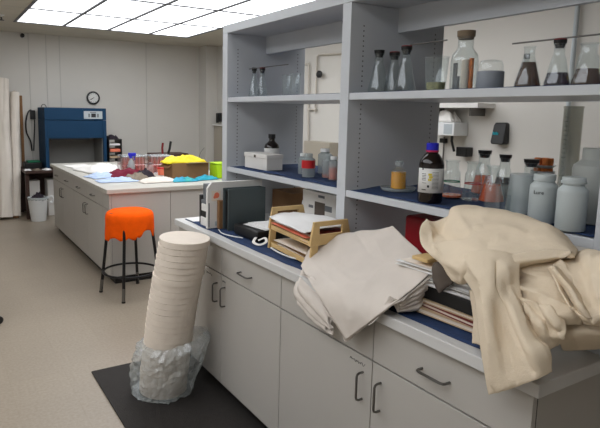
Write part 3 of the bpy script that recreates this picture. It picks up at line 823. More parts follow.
wide_bottle('small bottle with an orange cap beside the white printed carton', 1.84, 2.585, ZT, .022, .21, .014, 'whiteplas', 'salmon', lab=('card', .35, .7), name='spray_bottle')
o = MB().box(1.74, 2.12, 1.42, 1.70, ZT, 1.165).build('storage_bin', M['redbin'], bevel=.012)
tag(o, 'dark red bin under the lower right shelf behind the cloths', 'bin')

# ------------------------------------------------------------------ papers under the canvas
def booklet(label, x0, x1, y0, y1, z, h, cov, rz=0.0, name='booklet', group=None):
    t = thing(name, label, 'booklet', ((x0+x1)/2, (y0+y1)/2, z), rz=rz, group=group)
    hx, hy = (x1-x0)/2, (y1-y0)/2
    MB().box(-hx+.004, hx-.002, -hy+.004, hy-.004, .002, h-.002).build('pages', M['cream'], t, local=True, bevel=.001)
    MB().box(-hx, hx, -hy, hy, 0, .0018).box(-hx, hx, -hy, hy, h-.0018, h).box(hx-.0015, hx, -hy, hy, .0018, h-.0018).build('cover', M[cov], t, local=True, bevel=.0004)
    return t
booklet('cream page booklet with kraft cover at the bottom of the pile by the bench edge', 1.385, 1.58, 1.03, 1.375, ZT+.004, .016, 'kraft', math.radians(3), group='booklets at the bottom of the pile')
booklet('maroon covered booklet lying on the kraft booklet', 1.40, 1.59, 1.02, 1.345, ZT+.021, .013, 'maroonbook', math.radians(-2), group='booklets at the bottom of the pile')
booklet('kraft covered booklet on top of the maroon booklet', 1.405, 1.59, 1.03, 1.33, ZT+.035, .012, 'kraft', math.radians(2), group='booklets at the bottom of the pile')
o = MB().box(1.41, 1.595, 1.02, 1.35, ZT+.0475, ZT+.095).build('dark_gap_block', M['black'], bevel=.004)  # black block stands in for the shaded gap between booklets and papers
tag(o, 'flat black block standing in for the shaded gap between the booklets and the white papers', 'box')
sheet_stack(1.525, 1.19, ZT+.097, 11, .235, .40, ['paper', 'paper', 'cream', 'whitecloth'], 'white paper in the stack beneath the canvas cloth', 'white papers beneath the canvas', dz=.0062, curl=.004, spread=.014)
o = MB().box(1.40, 1.47, 1.255, 1.325, 1.1, 1.113).build('wooden_block', M['wood'], bevel=.002)
tag(o, 'small pale wooden block on the white papers, left of the canvas cloth', 'block')
rag('cloth_scrap', 'small grey brown cloth scrap hanging from the white papers under the canvas', 'cloth scrap',
    [[(1.45, 1.24, 1.112), (1.44, 1.20, 1.116), (1.45, 1.14, 1.112)], [(1.40, 1.235, 1.10), (1.39, 1.19, 1.105), (1.40, 1.135, 1.10)],
     [(1.392, 1.225, 1.065), (1.38, 1.18, 1.06), (1.392, 1.14, 1.065)], [(1.392, 1.21, 1.03), (1.385, 1.185, 1.02), (1.39, 1.165, 1.04)]], M['greyscrap'], .006, 40, 2, .002)
rag('folded_cloth', 'small folded white cloth on the bench edge left of the booklets', 'cloth',
    [[(1.53, 1.50, .95), (1.53, 1.43, .985), (1.53, 1.385, .98)], [(1.46, 1.505, .985), (1.455, 1.43, 1.01), (1.46, 1.385, 1.0)],
     [(1.40, 1.49, .985), (1.39, 1.43, 1.005), (1.395, 1.385, .995)], [(1.375, 1.47, .95), (1.365, 1.42, .965), (1.37, 1.385, .96)],
     [(1.385, 1.47, .928), (1.375, 1.42, .928), (1.38, 1.385, .928)]], M['whitecloth'], .006, 26, 5, .003, zmin=.928)

# ------------------------------------------------------------------ the two big cloths
def loft_body(mb, top, base_fn, steps=5, bulge=.012, seed=0, freq=26):
    """close a draped top surface down to what carries it, its rim bulging like the edges of folded layers"""
    nr, nc = len(top), len(top[0])
    rim = [top[0][i] for i in range(nc)]+[top[j][nc-1] for j in range(1, nr)]+[top[nr-1][i] for i in range(nc-2, -1, -1)]+[top[j][0] for j in range(nr-2, 0, -1)]
    c = sum(rim, Vector())/len(rim)
    rows = [[p.copy() for p in rim]]
    for s in range(1, steps+1):
        k = s/steps; row = []
        for p in rim:
            b = base_fn(p, c); q = p.lerp(b, k)
            d = (p-c); d.z = 0; d = d.normalized() if d.length > 1e-6 else Vector((0, 1, 0))
            q = q+d*(bulge*math.sin(k*freq)*(1-.3*k)+.014*noise.noise(q*22+Vector((seed, 0, 0))))
            row.append(q)
        rows.append(row)
    mb.grid([rows[0]]+rows[1:], closed_u=True)

MUS = [[[1.335,1.897,0.939],[1.25,1.711,0.931],[1.243,1.62,0.878],[1.243,1.543,0.825],[1.243,1.471,0.782]],[[1.42,1.937,1.005],[1.35,1.727,0.971],[1.275,1.532,0.955],[1.243,1.424,0.918],[1.243,1.369,0.874]],[[1.5,1.884,1.057],[1.43,1.676,1.032],[1.365,1.516,1.011],[1.315,1.39,0.986],[1.262,1.283,0.963]],[[1.545,1.784,1.095],[1.48,1.603,1.071],[1.425,1.465,1.051],[1.375,1.352,1.035],[1.335,1.259,1.017]],[[1.56,1.683,1.118],[1.5,1.526,1.102],[1.455,1.416,1.085],[1.415,1.318,1.074],[1.385,1.248,1.054]],[[1.565,1.591,1.151],[1.53,1.488,1.126],[1.5,1.397,1.107],[1.475,1.325,1.09],[1.45,1.26,1.077]]]
CAN = [{'p':[[[1.58,1.375,1.053],[1.6,1.322,1.109],[1.61,1.246,1.143],[1.62,1.141,1.154],[1.62,1.033,1.171],[1.6,0.943,1.188],[1.55,0.853,1.196]],[[1.47,1.315,1.204],[1.52,1.287,1.244],[1.56,1.225,1.275],[1.57,1.116,1.279],[1.56,1.003,1.28],[1.54,0.907,1.269],[1.5,0.82,1.239]],[[1.4,1.28,1.238],[1.44,1.233,1.222],[1.47,1.226,1.292],[1.5,1.148,1.302],[1.5,1.025,1.303],[1.49,0.897,1.29],[1.46,0.793,1.247]],[[1.36,1.258,1.218],[1.4,1.221,1.202],[1.41,1.156,1.246],[1.42,1.061,1.272],[1.43,0.948,1.274],[1.42,0.846,1.273],[1.42,0.773,1.248]],[[1.335,1.227,1.18],[1.345,1.174,1.181],[1.34,1.087,1.216],[1.36,0.999,1.239],[1.37,0.905,1.246],[1.38,0.825,1.249],[1.4,0.767,1.246]],[[1.315,1.162,1.158],[1.3,1.098,1.169],[1.285,1.022,1.192],[1.295,0.941,1.215],[1.315,0.877,1.225],[1.35,0.815,1.233],[1.39,0.766,1.245]],[[1.305,1.096,1.138],[1.275,1.035,1.148],[1.26,0.976,1.169],[1.268,0.919,1.191],[1.3,0.874,1.206],[1.35,0.82,1.221],[1.395,0.774,1.24]],[[1.315,1.057,1.097],[1.3,1.024,1.109],[1.295,0.987,1.129],[1.3,0.934,1.154],[1.33,0.892,1.178],[1.38,0.843,1.201],[1.42,0.792,1.224]]],'a':0.007,'s':11,'c':[[[[1.424,1.292,1.234],[1.376,1.225,1.195],[1.309,1.12,1.17],[1.309,1.064,1.111]],0.014,0.01],[[[1.422,1.231,1.214],[1.374,1.156,1.213],[1.363,1.09,1.23]],-0.014,0.01],[[[1.398,1.061,1.258],[1.606,1.235,1.159],[1.27,0.992,1.186],[1.296,1.029,1.116]],0.012,0.009],[[[1.486,1.239,1.279],[1.42,1.138,1.26],[1.381,1.076,1.245]],0.01,0.01],[[[1.57,1.116,1.279],[1.367,0.996,1.243],[1.27,0.952,1.196]],-0.006,0.012],[[[1.39,0.777,1.245],[1.363,0.826,1.241],[1.322,0.872,1.228],[1.273,0.909,1.194]],0.012,0.008],[[[1.428,0.982,1.274],[1.41,0.902,1.266],[1.562,0.906,1.231]],0.006,0.016]]},{'p':[[[1.31,1.059,1.177],[1.27,0.981,1.218],[1.275,0.934,1.233],[1.3,0.897,1.233],[1.33,0.869,1.22]],[[1.28,1.01,1.139],[1.24,0.941,1.175],[1.243,0.9,1.19],[1.27,0.872,1.194],[1.305,0.859,1.198]],[[1.25,0.95,1.114],[1.222,0.899,1.145],[1.225,0.869,1.156],[1.262,0.859,1.145],[1.29,0.841,1.146]],[[1.238,0.927,1.067],[1.206,0.874,1.098],[1.232,0.854,1.097],[1.232,0.814,1.105],[1.275,0.806,1.089]],[[1.232,0.908,1.007],[1.2,0.852,1.039],[1.232,0.831,1.038],[1.215,0.777,1.059],[1.262,0.764,1.049]],[[1.228,0.886,0.937],[1.202,0.833,0.971],[1.224,0.801,0.987],[1.208,0.745,1.026],[1.255,0.732,1.036]],[[1.232,0.871,0.875],[1.21,0.816,0.914],[1.224,0.783,0.939],[1.215,0.735,0.978],[1.255,0.721,0.993]],[[1.236,0.868,0.858],[1.216,0.816,0.898],[1.228,0.782,0.924],[1.22,0.734,0.964],[1.258,0.722,0.981]]],'a':0.002,'s':9,'c':[[[[1.266,0.985,1.19],[1.228,0.91,1.165],[1.209,0.879,1.108],[1.201,0.848,1.01],[1.218,0.843,0.9]],0.012,0.008],[[[1.263,0.899,1.209],[1.231,0.868,1.159],[1.231,0.835,1.095],[1.215,0.78,1.031],[1.213,0.74,0.983]],-0.01,0.007],[[[1.272,0.874,1.198],[1.266,0.847,1.135],[1.236,0.788,1.078],[1.235,0.746,1.043],[1.239,0.729,1.021]],0.008,0.008],[[[1.222,0.904,1.113],[1.211,0.847,1.052],[1.211,0.811,0.954]],-0.005,0.012]]},{'p':[[[1.33,1.025,1.086],[1.29,0.974,1.107],[1.27,0.94,1.114]],[[1.32,0.997,1.011],[1.285,0.961,1.03],[1.26,0.919,1.043]],[[1.315,0.99,0.938],[1.29,0.955,0.954],[1.26,0.907,0.967]]],'a':0.003,'s':14,'c':[]},{'p':[[[1.35,0.911,1.196],[1.38,0.878,1.211],[1.41,0.835,1.224],[1.44,0.789,1.239]],[[1.325,0.903,1.173],[1.34,0.85,1.196],[1.37,0.809,1.208],[1.41,0.774,1.211]],[[1.335,0.912,1.155],[1.33,0.841,1.169],[1.345,0.797,1.187],[1.385,0.768,1.189]],[[1.3,0.895,1.14],[1.295,0.823,1.156],[1.31,0.773,1.162],[1.35,0.735,1.162]],[[1.305,0.89,1.118],[1.285,0.809,1.14],[1.29,0.753,1.14],[1.33,0.711,1.137]],[[1.285,0.858,1.109],[1.272,0.793,1.121],[1.272,0.73,1.12],[1.32,0.694,1.114]],[[1.3,0.837,1.091],[1.29,0.781,1.095],[1.29,0.729,1.092],[1.335,0.7,1.089]]],'a':0.006,'s':16,'c':[[[[1.335,0.9,1.184],[1.336,0.833,1.18],[1.349,0.771,1.179]],0.008,0.007],[[[1.308,0.885,1.148],[1.289,0.811,1.151],[1.295,0.759,1.146],[1.312,0.716,1.131]],0.01,0.007],[[[1.303,0.884,1.124],[1.279,0.803,1.133],[1.269,0.742,1.123]],-0.009,0.007],[[[1.33,0.875,1.181],[1.354,0.817,1.201],[1.388,0.786,1.206]],-0.008,0.008]]},{'p':[[[1.48,0.837,1.215],[1.48,0.801,1.24],[1.47,0.765,1.254],[1.46,0.725,1.254],[1.44,0.657,1.247]],[[1.38,0.805,1.218],[1.41,0.776,1.232],[1.4,0.737,1.25],[1.38,0.688,1.257],[1.38,0.628,1.242]],[[1.335,0.788,1.212],[1.365,0.763,1.204],[1.36,0.721,1.216],[1.345,0.671,1.224],[1.35,0.611,1.213]],[[1.31,0.76,1.192],[1.335,0.738,1.174],[1.325,0.694,1.183],[1.315,0.65,1.19],[1.33,0.598,1.178]],[[1.29,0.725,1.164],[1.31,0.706,1.147],[1.295,0.67,1.153],[1.3,0.636,1.156],[1.32,0.589,1.144]],[[1.285,0.695,1.135],[1.28,0.673,1.131],[1.285,0.653,1.132],[1.3,0.634,1.133],[1.32,0.588,1.126]],[[1.32,0.688,1.101],[1.31,0.673,1.103],[1.32,0.66,1.103],[1.33,0.643,1.105],[1.34,0.595,1.105]]],'a':0.006,'s':15,'c':[[[[1.378,0.793,1.22],[1.356,0.745,1.197],[1.301,0.678,1.158],[1.293,0.652,1.124]],0.012,0.008],[[[1.391,0.726,1.25],[1.348,0.695,1.218],[1.307,0.652,1.176]],0.01,0.009],[[[1.39,0.756,1.228],[1.34,0.71,1.195],[1.298,0.664,1.16]],-0.01,0.009],[[[1.377,0.696,1.255],[1.329,0.65,1.206],[1.299,0.635,1.151]],0.008,0.009]]},{'p':[[[1.345,0.804,1.207],[1.318,0.778,1.222],[1.345,0.778,1.213]],[[1.325,0.769,1.192],[1.298,0.744,1.206],[1.33,0.744,1.193]],[[1.31,0.733,1.174],[1.28,0.705,1.187],[1.315,0.704,1.172]],[[1.3,0.705,1.149],[1.27,0.675,1.159],[1.3,0.674,1.146]],[[1.3,0.684,1.126],[1.275,0.657,1.135],[1.3,0.654,1.126]]],'a':0.002,'s':20,'c':[]},{'p':[[[1.295,0.849,1.126],[1.275,0.802,1.133],[1.28,0.764,1.128],[1.3,0.732,1.115]],[[1.268,0.812,1.11],[1.278,0.785,1.106],[1.262,0.738,1.109],[1.285,0.714,1.098]],[[1.275,0.797,1.077],[1.258,0.757,1.088],[1.278,0.738,1.081],[1.28,0.706,1.079]],[[1.28,0.78,1.039],[1.27,0.754,1.051],[1.275,0.734,1.057],[1.29,0.72,1.059]],[[1.3,0.771,1.006],[1.295,0.758,1.015],[1.295,0.746,1.025],[1.31,0.74,1.032]]],'a':0.0025,'s':12,'c':[[[[1.283,0.824,1.125],[1.266,0.781,1.095],[1.285,0.758,1.028]],0.01,0.006],[[[1.274,0.784,1.13],[1.267,0.75,1.093],[1.281,0.739,1.044]],-0.01,0.006],[[[1.283,0.757,1.126],[1.271,0.725,1.096],[1.283,0.717,1.067]],0.01,0.006]]},{'p':[[[1.36,0.802,1.076],[1.36,0.744,1.084],[1.37,0.701,1.097],[1.38,0.626,1.116]],[[1.345,0.767,1.041],[1.34,0.72,1.06],[1.345,0.68,1.073],[1.36,0.614,1.09]],[[1.43,0.796,0.974],[1.44,0.76,0.989],[1.46,0.73,0.999],[1.48,0.666,1.02]],[[1.5,0.823,0.943],[1.51,0.791,0.956],[1.53,0.764,0.965],[1.55,0.697,0.987]]],'a':0.004,'s':14,'c':[[[[1.36,0.744,1.084],[1.345,0.717,1.056],[1.442,0.757,0.99]],0.006,0.008]]}]
MUSC = [[[[1.375,1.742,0.985],[1.305,1.539,0.976],[1.327,1.44,0.991]],0.004,0.008],[[[1.353,1.631,0.988],[1.393,1.707,1.002],[1.45,1.708,1.042]],0.004,0.006],[[[1.426,1.405,1.065],[1.388,1.466,1.028],[1.29,1.444,0.968],[1.237,1.446,0.869]],0.004,0.012],[[[1.514,1.636,1.092],[1.441,1.503,1.057],[1.426,1.357,1.076]],0.005,0.01],[[[1.354,1.861,0.966],[1.282,1.593,0.948],[1.238,1.442,0.901]],0.003,0.01],[[[1.538,1.805,1.089],[1.505,1.709,1.076],[1.439,1.57,1.048]],-0.006,0.012]]

# folded muslin: top sheet over a thick folded bundle hanging over the bench edge
G = crease(wrinkle(wrinkle(surf(MUS, 14, 12), .0035, 9, 3, ridge=.5), .0012, 34, 8, ridge=.8), MUSC)
def mus_base(p, c):
    q = c.lerp(p, .93)
    if p.x > 1.30: return Vector((max(q.x, 1.31), q.y, max(.932, p.z-.11)))
    return Vector((1.272, q.y+.006, p.z+.01))
mb = MB(); mb.grid(G)
loft_body(mb, [[p+Vector((.006, 0, -.004)) for p in r] for r in G], mus_base, 14, .007, 1, 30)
o = mb.build('muslin_cloth', M['muslin'], solid=.003, ang=60)
tag(o, 'folded pale muslin sheet hanging over the bench edge beside the wooden tray', 'cloth')
# ruffled lower layers showing under its left edge belong to the same sheet
mb2 = MB()
for k in range(3):
    L = wrinkle(surf([[[[1.34,1.882,0.951],[1.3,1.724,0.895],[1.28,1.605,0.869]],[[1.262,1.812,0.902],[1.255,1.701,0.859],[1.25,1.588,0.816]],[[1.255,1.8,0.868],[1.25,1.686,0.824],[1.25,1.562,0.789]],[[1.268,1.775,0.856],[1.262,1.669,0.823],[1.258,1.561,0.792]]],[[[1.33,1.859,0.931],[1.29,1.71,0.884],[1.275,1.585,0.844]],[[1.264,1.843,0.871],[1.258,1.731,0.825],[1.253,1.578,0.787]],[[1.262,1.823,0.829],[1.256,1.706,0.795],[1.255,1.562,0.777]],[[1.272,1.787,0.835],[1.268,1.689,0.799],[1.263,1.566,0.778]]],[[[1.32,1.844,0.91],[1.285,1.716,0.867],[1.275,1.596,0.817]],[[1.266,1.829,0.836],[1.262,1.749,0.797],[1.258,1.609,0.771]],[[1.266,1.798,0.802],[1.262,1.7,0.771],[1.26,1.574,0.76]],[[1.274,1.767,0.81],[1.27,1.678,0.786],[1.268,1.572,0.767]]]][k], 10, 8), .007, 24, 11+k*3, ridge=.7)
    mb2.grid(L)
o2 = mb2.build('fold_layers', M['muslin'], o, solid=.003, ang=60)

mb = MB()
for k, S in enumerate(CAN):
    L = wrinkle(surf(S['p'], 12, 12), S['a'], S['s'], 20+k*7, ridge=.5)
    L = crease(wrinkle(L, .0014, 38, 5+k, ridge=.8), S['c'])
    mb.grid(L)
o = mb.build('canvas_cloth', M['canvas'], solid=.004, ang=60)
tag(o, 'large crumpled cream canvas heap draped over papers and the near bench end', 'cloth')

# ------------------------------------------------------------------ floor: mat, leaning stack, stool
tag(MB().box(.75, 1.372, .9, 3.258, .0005, .011).build('floor_mat', M['mat'], bevel=.003), 'black ribbed rubber mat on the floor along the bench', 'floor mat')
N = 27
B0 = Vector((1.055, 2.845, .016)); B1 = Vector((1.128, 2.675, .928))
proto = None
dr = .1345
def disc(r, h):
    return MB().lathe([(0, 0), (r-.0008, 0), (r, .0008), (r, h-.0008), (r-.0008, h), (0, h)], seg=56)
gap = (B1.z-B0.z)/N
ax = (B1-B0).normalized()
rot = Vector((0, 0, 1)).rotation_difference((ax+Vector((0, 0, 2))).normalized()).to_euler()
for k in range(N):
    p = B0+(B1-B0)*(k/N)
    bend = .012*math.sin(PI*k/N)
    if k == 0:
        proto = disc(dr, gap*.985).build('paper_disc', M['cream'], None, ang=25); o = proto
    else:
        o = proto.copy(); COL.objects.link(o)
    o.location = p+Vector((rnd.uniform(-.0022, .0022)-bend, rnd.uniform(-.0022, .0022)+bend*.5, 0))
    o.rotation_euler = rot; o.rotation_euler.rotate_axis('Z', rnd.uniform(0, 6))
    if k == N-1: tag(o, 'topmost round cream disc of the tall stack leaning on the bench', 'paper disc', 'cream discs in the leaning stack')
    elif k > 9: tag(o, 'round cream disc in the bare upper part of the tall leaning stack', 'paper disc', 'cream discs in the leaning stack')
    else: tag(o, 'round cream disc at the foot of the leaning stack, inside clear plastic', 'paper disc', 'cream discs in the leaning stack')
# clear plastic bag slumped round its foot
rows = []
nz, na = 44, 96
for j in range(nz+1):
    v = j/nz; row = []
    for i in range(na):
        th = 2*PI*i/na
        z = .014+.31*v
        cx = 1.055+.026*v; cy = 2.845-.058*v
        toward = max(0, math.cos(th-math.radians(-38)))      # the slumped side, towards the cabinets
        r = .162+.02*math.sin(v*3)+.014*noise.noise(Vector((math.cos(th)*2.2, math.sin(th)*2.2, v*3)))
        z += .06*v*toward**1.5
        r += .06*toward**2*max(0, v-.3)*1.3
        cr = 1-abs(noise.noise(Vector((math.cos(th)*5, math.sin(th)*5, v*6))))*2
        r += .016*cr+.010*noise.noise(Vector((math.cos(th)*13, math.sin(th)*13, v*15)))
        if v > .9: r -= (v-.9)*.25
        r = max(r, .1395)
        x_ = cx+r*math.cos(th)
        row.append(Vector((min(x_, 1.302), cy+r*math.sin(th), z)))
    rows.append(row)
mb = MB(); mb.grid(rows, closed_u=True)
mb.bm.faces.new([v for v in mb.bm.verts][:na][::-1])
o = mb.build('plastic_bag', M['bag'], ang=25)
tag(o, 'crumpled clear plastic bag slumped around the foot of the leaning stack', 'plastic bag')

t = thing('lab_stool', 'backless stool with bright orange ragged cover and four black legs', 'stool', (1.425, 4.62, 0))
RS, ZS = .202, .748
sc = MB()
top = [[Vector((0, 0, 0))]]
prof = [(.0, ZS), (.06, ZS), (.12, ZS-.001), (.165, ZS-.006), (.19, ZS-.018), (.203, ZS-.04), (.207, ZS-.07)]
hang = [(-180, .19), (-150, .215), (-135, .21), (-128, .185), (-110, .175), (-100, .20), (-88, .195), (-80, .165), (-66, .20), (-60, .165), (-52, .18), (-46, .14), (-40, .11), (-18, .125), (-8, .19), (8, .205), (20, .19), (45, .17), (90, .2), (130, .16), (180, .17)]
def hang_at(d):
    for (a, h0), (b, h1) in zip(hang, hang[1:]):
        if a <= d <= b: return h0+(h1-h0)*(d-a)/(b-a)
    return .17
rows = []
ns = 72
for r, z in prof[1:]:
    rows.append([Vector((r*math.cos(2*PI*i/ns), r*math.sin(2*PI*i/ns), z+.003*noise.noise(Vector((r*12*math.cos(2*PI*i/ns), r*12*math.sin(2*PI*i/ns), 1))))) for i in range(ns)])
for k in range(1, 7):
    row = []
    for i in range(ns):
        th = 2*PI*i/ns
        d = (math.degrees(th)+31+180) % 360-180          # angle from the camera's right
        h_ = hang_at(d)+.008*noise.noise(Vector((math.cos(th)*9, math.sin(th)*9, 4)))
        z = ZS-.07-(h_-.03)*k/6
        r = .207+.004*math.sin(th*9)*k/6+.006*noise.noise(Vector((math.cos(th)*4, math.sin(th)*4, k*.4)))
        row.append(Vector((r*math.cos(th), r*math.sin(th), z)))
    rows.append(row)
V = sc.grid(rows, closed_u=True)
sc.bm.faces.new(V[0])
sc.build('seat_cover', M['orange'], t, local=True, solid=.004, ang=70)
MB().lathe([(0, .685), (.185, .685), (.19, .69), (.19, .72), (.18, .735), (0, .738)], seg=40).build('seat', M['black'], t, local=True)
feet = [(-.226, .14), (-.136, -.231), (.226, -.14), (.136, .231)]
for fx, fy in feet:
    k = .68
    lg = MB().tube([(fx*k, fy*k, .70), (fx, fy, .0)], .0135, 12).build('leg', M['blackmetal'], t, local=True)
    MB().tube([(fx*(1-.32*.16), fy*(1-.32*.16), .118), (fx*1.001, fy*1.001, .012)], .0145, 12).build('foot_sleeve', M['steel'], lg, local=True)
    MB().lathe([(0, 0), (.016, 0), (.016, .011), (0, .012)], c=(fx, fy, 0)).build('foot_tip', M['blackrub'], lg, local=True)
ringr = .264*(1-.32*.2/.7)-.006
MB().tube([(ringr*math.cos(2*PI*i/48), ringr*math.sin(2*PI*i/48), .205) for i in range(48)], .0095, 10, closed=True).build('foot_ring', M['blackmetal'], t, local=True)

# chair at the left edge of the view: only a caster and a bit of its base reach the picture
t = thing('office_chair', 'black office chair base with casters, cut off by the left edge', 'chair', (.08, 4.45, 0))
for k in range(5):
    a = 2*PI*k/5-.25
    lg = MB().tube([(0, 0, .11), (.14*math.cos(a), .14*math.sin(a), .105), (.27*math.cos(a), .27*math.sin(a), .075)], [.025, .02, .014], 10).build('leg', M['black'], t, local=True)
    Mx = Matrix.Translation((.27*math.cos(a), .27*math.sin(a), .03)) @ Matrix.Rotation(a+.6, 4, 'Z') @ Matrix.Rotation(PI/2, 4, 'X')
    MB().lathe([(0, -.024), (.026, -.024), (.029, -.02), (.029, -.004), (.02, -.003), (.02, .003), (.029, .004), (.029, .02), (.026, .024), (0, .024)], seg=20, M=Mx).build('caster', M['blackrub'], lg, local=True)
MB().lathe([(0, .07), (.03, .07), (.03, .14), (.022, .145), (.022, .44), (0, .44)]).build('post', M['black'], t, local=True)
MB().lathe([(0, .44), (.2, .44), (.22, .455), (.215, .5), (.18, .515), (0, .52)], seg=36).build('seat', M['black'], t, local=True)

# ------------------------------------------------------------------ on the island
IT = .8925
random.seed(11)
def heap(name, label, cat, x, y, lx, ly, h, rz, m, seed, z=IT, group=None, lump=1.0):
    """a small flattened crumple of cloth lying on a top"""
    n = 22; rows = []
    for j in range(n+1):
        r = []
        for i in range(n+1):
            u, v = 2*i/n-1, 2*j/n-1
            k = max(0, 1-max(abs(u), abs(v))**3)
            px = u*lx*(1+.18*noise.noise(Vector((v*2, seed, 1)))); py = v*ly*(1+.18*noise.noise(Vector((u*2, seed, 7))))
            hz = h*k*(.55+.5*lump*noise.noise(Vector((u*2.3+seed, v*2.3, seed)))+.25*(1-2*abs(noise.noise(Vector((u*4, v*4, seed*2))))))
            r.append(Vector((x+px*math.cos(rz)-py*math.sin(rz), y+px*math.sin(rz)+py*math.cos(rz), z+max(.003, hz))))
        rows.append(r)
    mb = MB(); mb.grid(rows)
    return tag(mb.build(name, m, solid=.002, ang=60), label, cat, group)
heap('cloth', 'wide white cloth heap at the far left of the island worktop', 'cloth', 1.702, 6.421, .26, .32, .10, .2, M['whitecloth'], 1)
heap('cloth', 'flat white cloth near the far left edge of the island worktop', 'cloth', 1.566, 7.047, .15, .3, .02, .1, M['whitecloth'], 2)
heap('cloth', 'pale blue cloth in the middle left of the island worktop', 'cloth', 1.524, 5.867, .16, .13, .06, .3, M['paleblue'], 3)
heap('cloth', 'dark maroon cloth crumpled on the island worktop', 'cloth', 1.754, 5.826, .19, .12, .10, -.3, M['maroon'], 4)
heap('cloth', 'pale blue and white folded cloth at the front left corner of the island', 'cloth', 1.566, 5.450, .2, .1, .045, -.1, M['paleblue'], 5)
heap('cloth', 'dark cloth strip right of the maroon cloth', 'cloth', 1.931, 5.721, .1, .08, .09, .2, M['darkcloth'], 6)
heap('cloth', 'taupe crumpled cloth between the maroon cloth and white bundle', 'cloth', 1.775, 5.502, .12, .09, .08, .5, M['taupe'], 7)
heap('cloth', 'off white folded cloth bundle at the front middle of the island', 'cloth', 1.921, 5.251, .19, .09, .06, .05, M['fabricroll'], 8, lump=.4)
heap('glove', 'blue and teal rubber glove lying in front of the cardboard box', 'glove', 2.172, 5.189, .13, .07, .05, -.1, M['teal'], 9, group='teal gloves')
heap('glove', 'teal rubber glove lying at the right of the cardboard box', 'glove', 2.433, 5.241, .13, .07, .05, .2, M['teal'], 10, group='teal gloves')

# cardboard box full of yellow gloves
t = thing('cardboard_box', 'open brown cardboard box holding yellow gloves on the island', 'box', (2.315, 5.475, IT))
cb = MB()
for b_ in ((-.205, .205, -.125, -.121, 0, .17), (-.205, .205, .121, .125, 0, .17), (-.205, -.201, -.121, .121, 0, .17), (.201, .205, -.121, .121, 0, .17), (-.201, .201, -.121, .121, 0, .004)): cb.box(*b_)
cb.build('body', M['card'], t, local=True)
MB().grid and None
fl = MB(); fl.grid([[Vector((-.05, -.124, .166)), Vector((.2, -.124, .166))], [Vector((-.03, -.19, .18)), Vector((.2, -.19, .176))]]); fl.build('flap', M['kraft'], t, local=True, solid=.003)
fl = MB(); fl.grid([[Vector((-.2, -.12, .166)), Vector((-.2, .12, .166))], [Vector((-.26, -.12, .12)), Vector((-.26, .12, .12))]]); fl.build('flap', M['card'], t, local=True, solid=.003)
def gloves_rows():
    n = 24; rows = []
    for j in range(n+1):
        r = []
        for i in range(n+1):
            u, v = 2*i/n-1, 2*j/n-1
            hz = .165+.045*max(0, 1-max(abs(u), abs(v))**4)*(1+.9*noise.noise(Vector((u*2.6, v*2.6, 3)))+.5*(1-2*abs(noise.noise(Vector((u*5, v*5, 8))))))
            r.append(Vector((2.285+u*.225, 5.475+v*.118, IT+hz)))
        rows.append(r)
    return rows
mb = MB(); mb.grid(gloves_rows())
tag(mb.build('rubber_gloves', M['yellow'], solid=.003, ang=60), 'crumpled bright yellow rubber gloves heaped in the cardboard box', 'gloves')
# lime bin
t = thing('waste_bin', 'lime green rectangular bin standing on the island behind the shelving end', 'bin', (2.70, 5.36, IT))
lb = MB(); lb.box(-.12, .12, -.1, .1, 0, .15); lb.build('body', M['lime'], t, local=True, bevel=.012)
MB().box(-.125, .125, -.105, .105, .1505, .162).build('rim', M['lime'], t, local=True, bevel=.004)
cord('rod', 'thin grey rod standing up out of the cardboard box', [(2.46, 5.5, IT+.02), (2.485, 5.5, 1.13), (2.54, 5.5, 1.21)], .003, M['steel'], 'rod')

# wire baskets of pink tubes
def wire_basket(label, x, y, lx, ly, h):
    t = thing('wire_basket', label, 'basket', (x, y, IT), group='wire baskets of pink tubes')
    mb = MB(); r = .0022
    for z in (.004, h*.5, h):
        mb.tube([(-lx, -ly, z), (lx, -ly, z), (lx, ly, z), (-lx, ly, z)], r*1.2, 6, closed=True)
    for k in range(9):
        u = -1+2*k/8
        mb.tube([(u*lx, -ly, .004), (u*lx, -ly, h)], r, 5); mb.tube([(u*lx, ly, .004), (u*lx, ly, h)], r, 5)
        mb.tube([(-lx, u*ly, .004), (-lx, u*ly, h)], r, 5); mb.tube([(lx, u*ly, .004), (lx, u*ly, h)], r, 5)
        mb.tube([(-lx, u*ly, .004), (lx, u*ly, .004)], r, 5)
    mb.build('frame', M['chrome'], t, local=True)
    return t
tubeproto = None
def tube_in(x, y, z, label, group):
    global tubeproto
    if tubeproto is None:
        o = thing('sample_tube', label, 'tube', (x, y, z), group=group)
        MB().lathe([(0, 0), (.012, .004), (.017, .02), (.017, .175), (0, .175)], seg=14).build('body', M['pink'], o, local=True)
        MB().lathe([(0, .005), (.015, .02), (.0155, .085), (0, .085)], seg=14).build('contents', M['salmon'], o, local=True)
        MB().lathe([(0, .1755), (.02, .1755), (.02, .197), (0, .198)], seg=14).build('cap', M['frost'], o, local=True)
        tubeproto = o
    else:
        o = copy_tree(tubeproto); o.location = (x, y, z); tag(o, label, 'tube', group)
    return o
for (bx, by, lb_, gl, nm) in ((1.93, 6.12, 'wire basket of pink topped tubes behind the blue trigger spray bottle', 'tubes in the left basket', 'pink sample tube in the wire basket behind the blue spray bottle'), (2.225, 6.06, 'wire basket of pink topped tubes left of the cardboard box', 'tubes in the right basket', 'pink sample tube in the wire basket left of the cardboard box')):
    wire_basket(lb_, bx, by, .14, .105, .2)
    for i in range(5):
        for j in range(3):
            tube_in(bx-.1+.05*i+.006*math.sin(i*5+j), by-.066+.066*j, IT+.0065, nm, gl)
t = thing('spray_bottle', 'clear spray bottle with a bright blue trigger on the island', 'spray bottle', (1.855, 5.93, IT))
MB().lathe(shell([(0, 0), (.036, 0), (.039, .005), (.039, .12), (.03, .15), (.014, .172), (.014, .185)])).build('body', M['frost'], t, local=True)
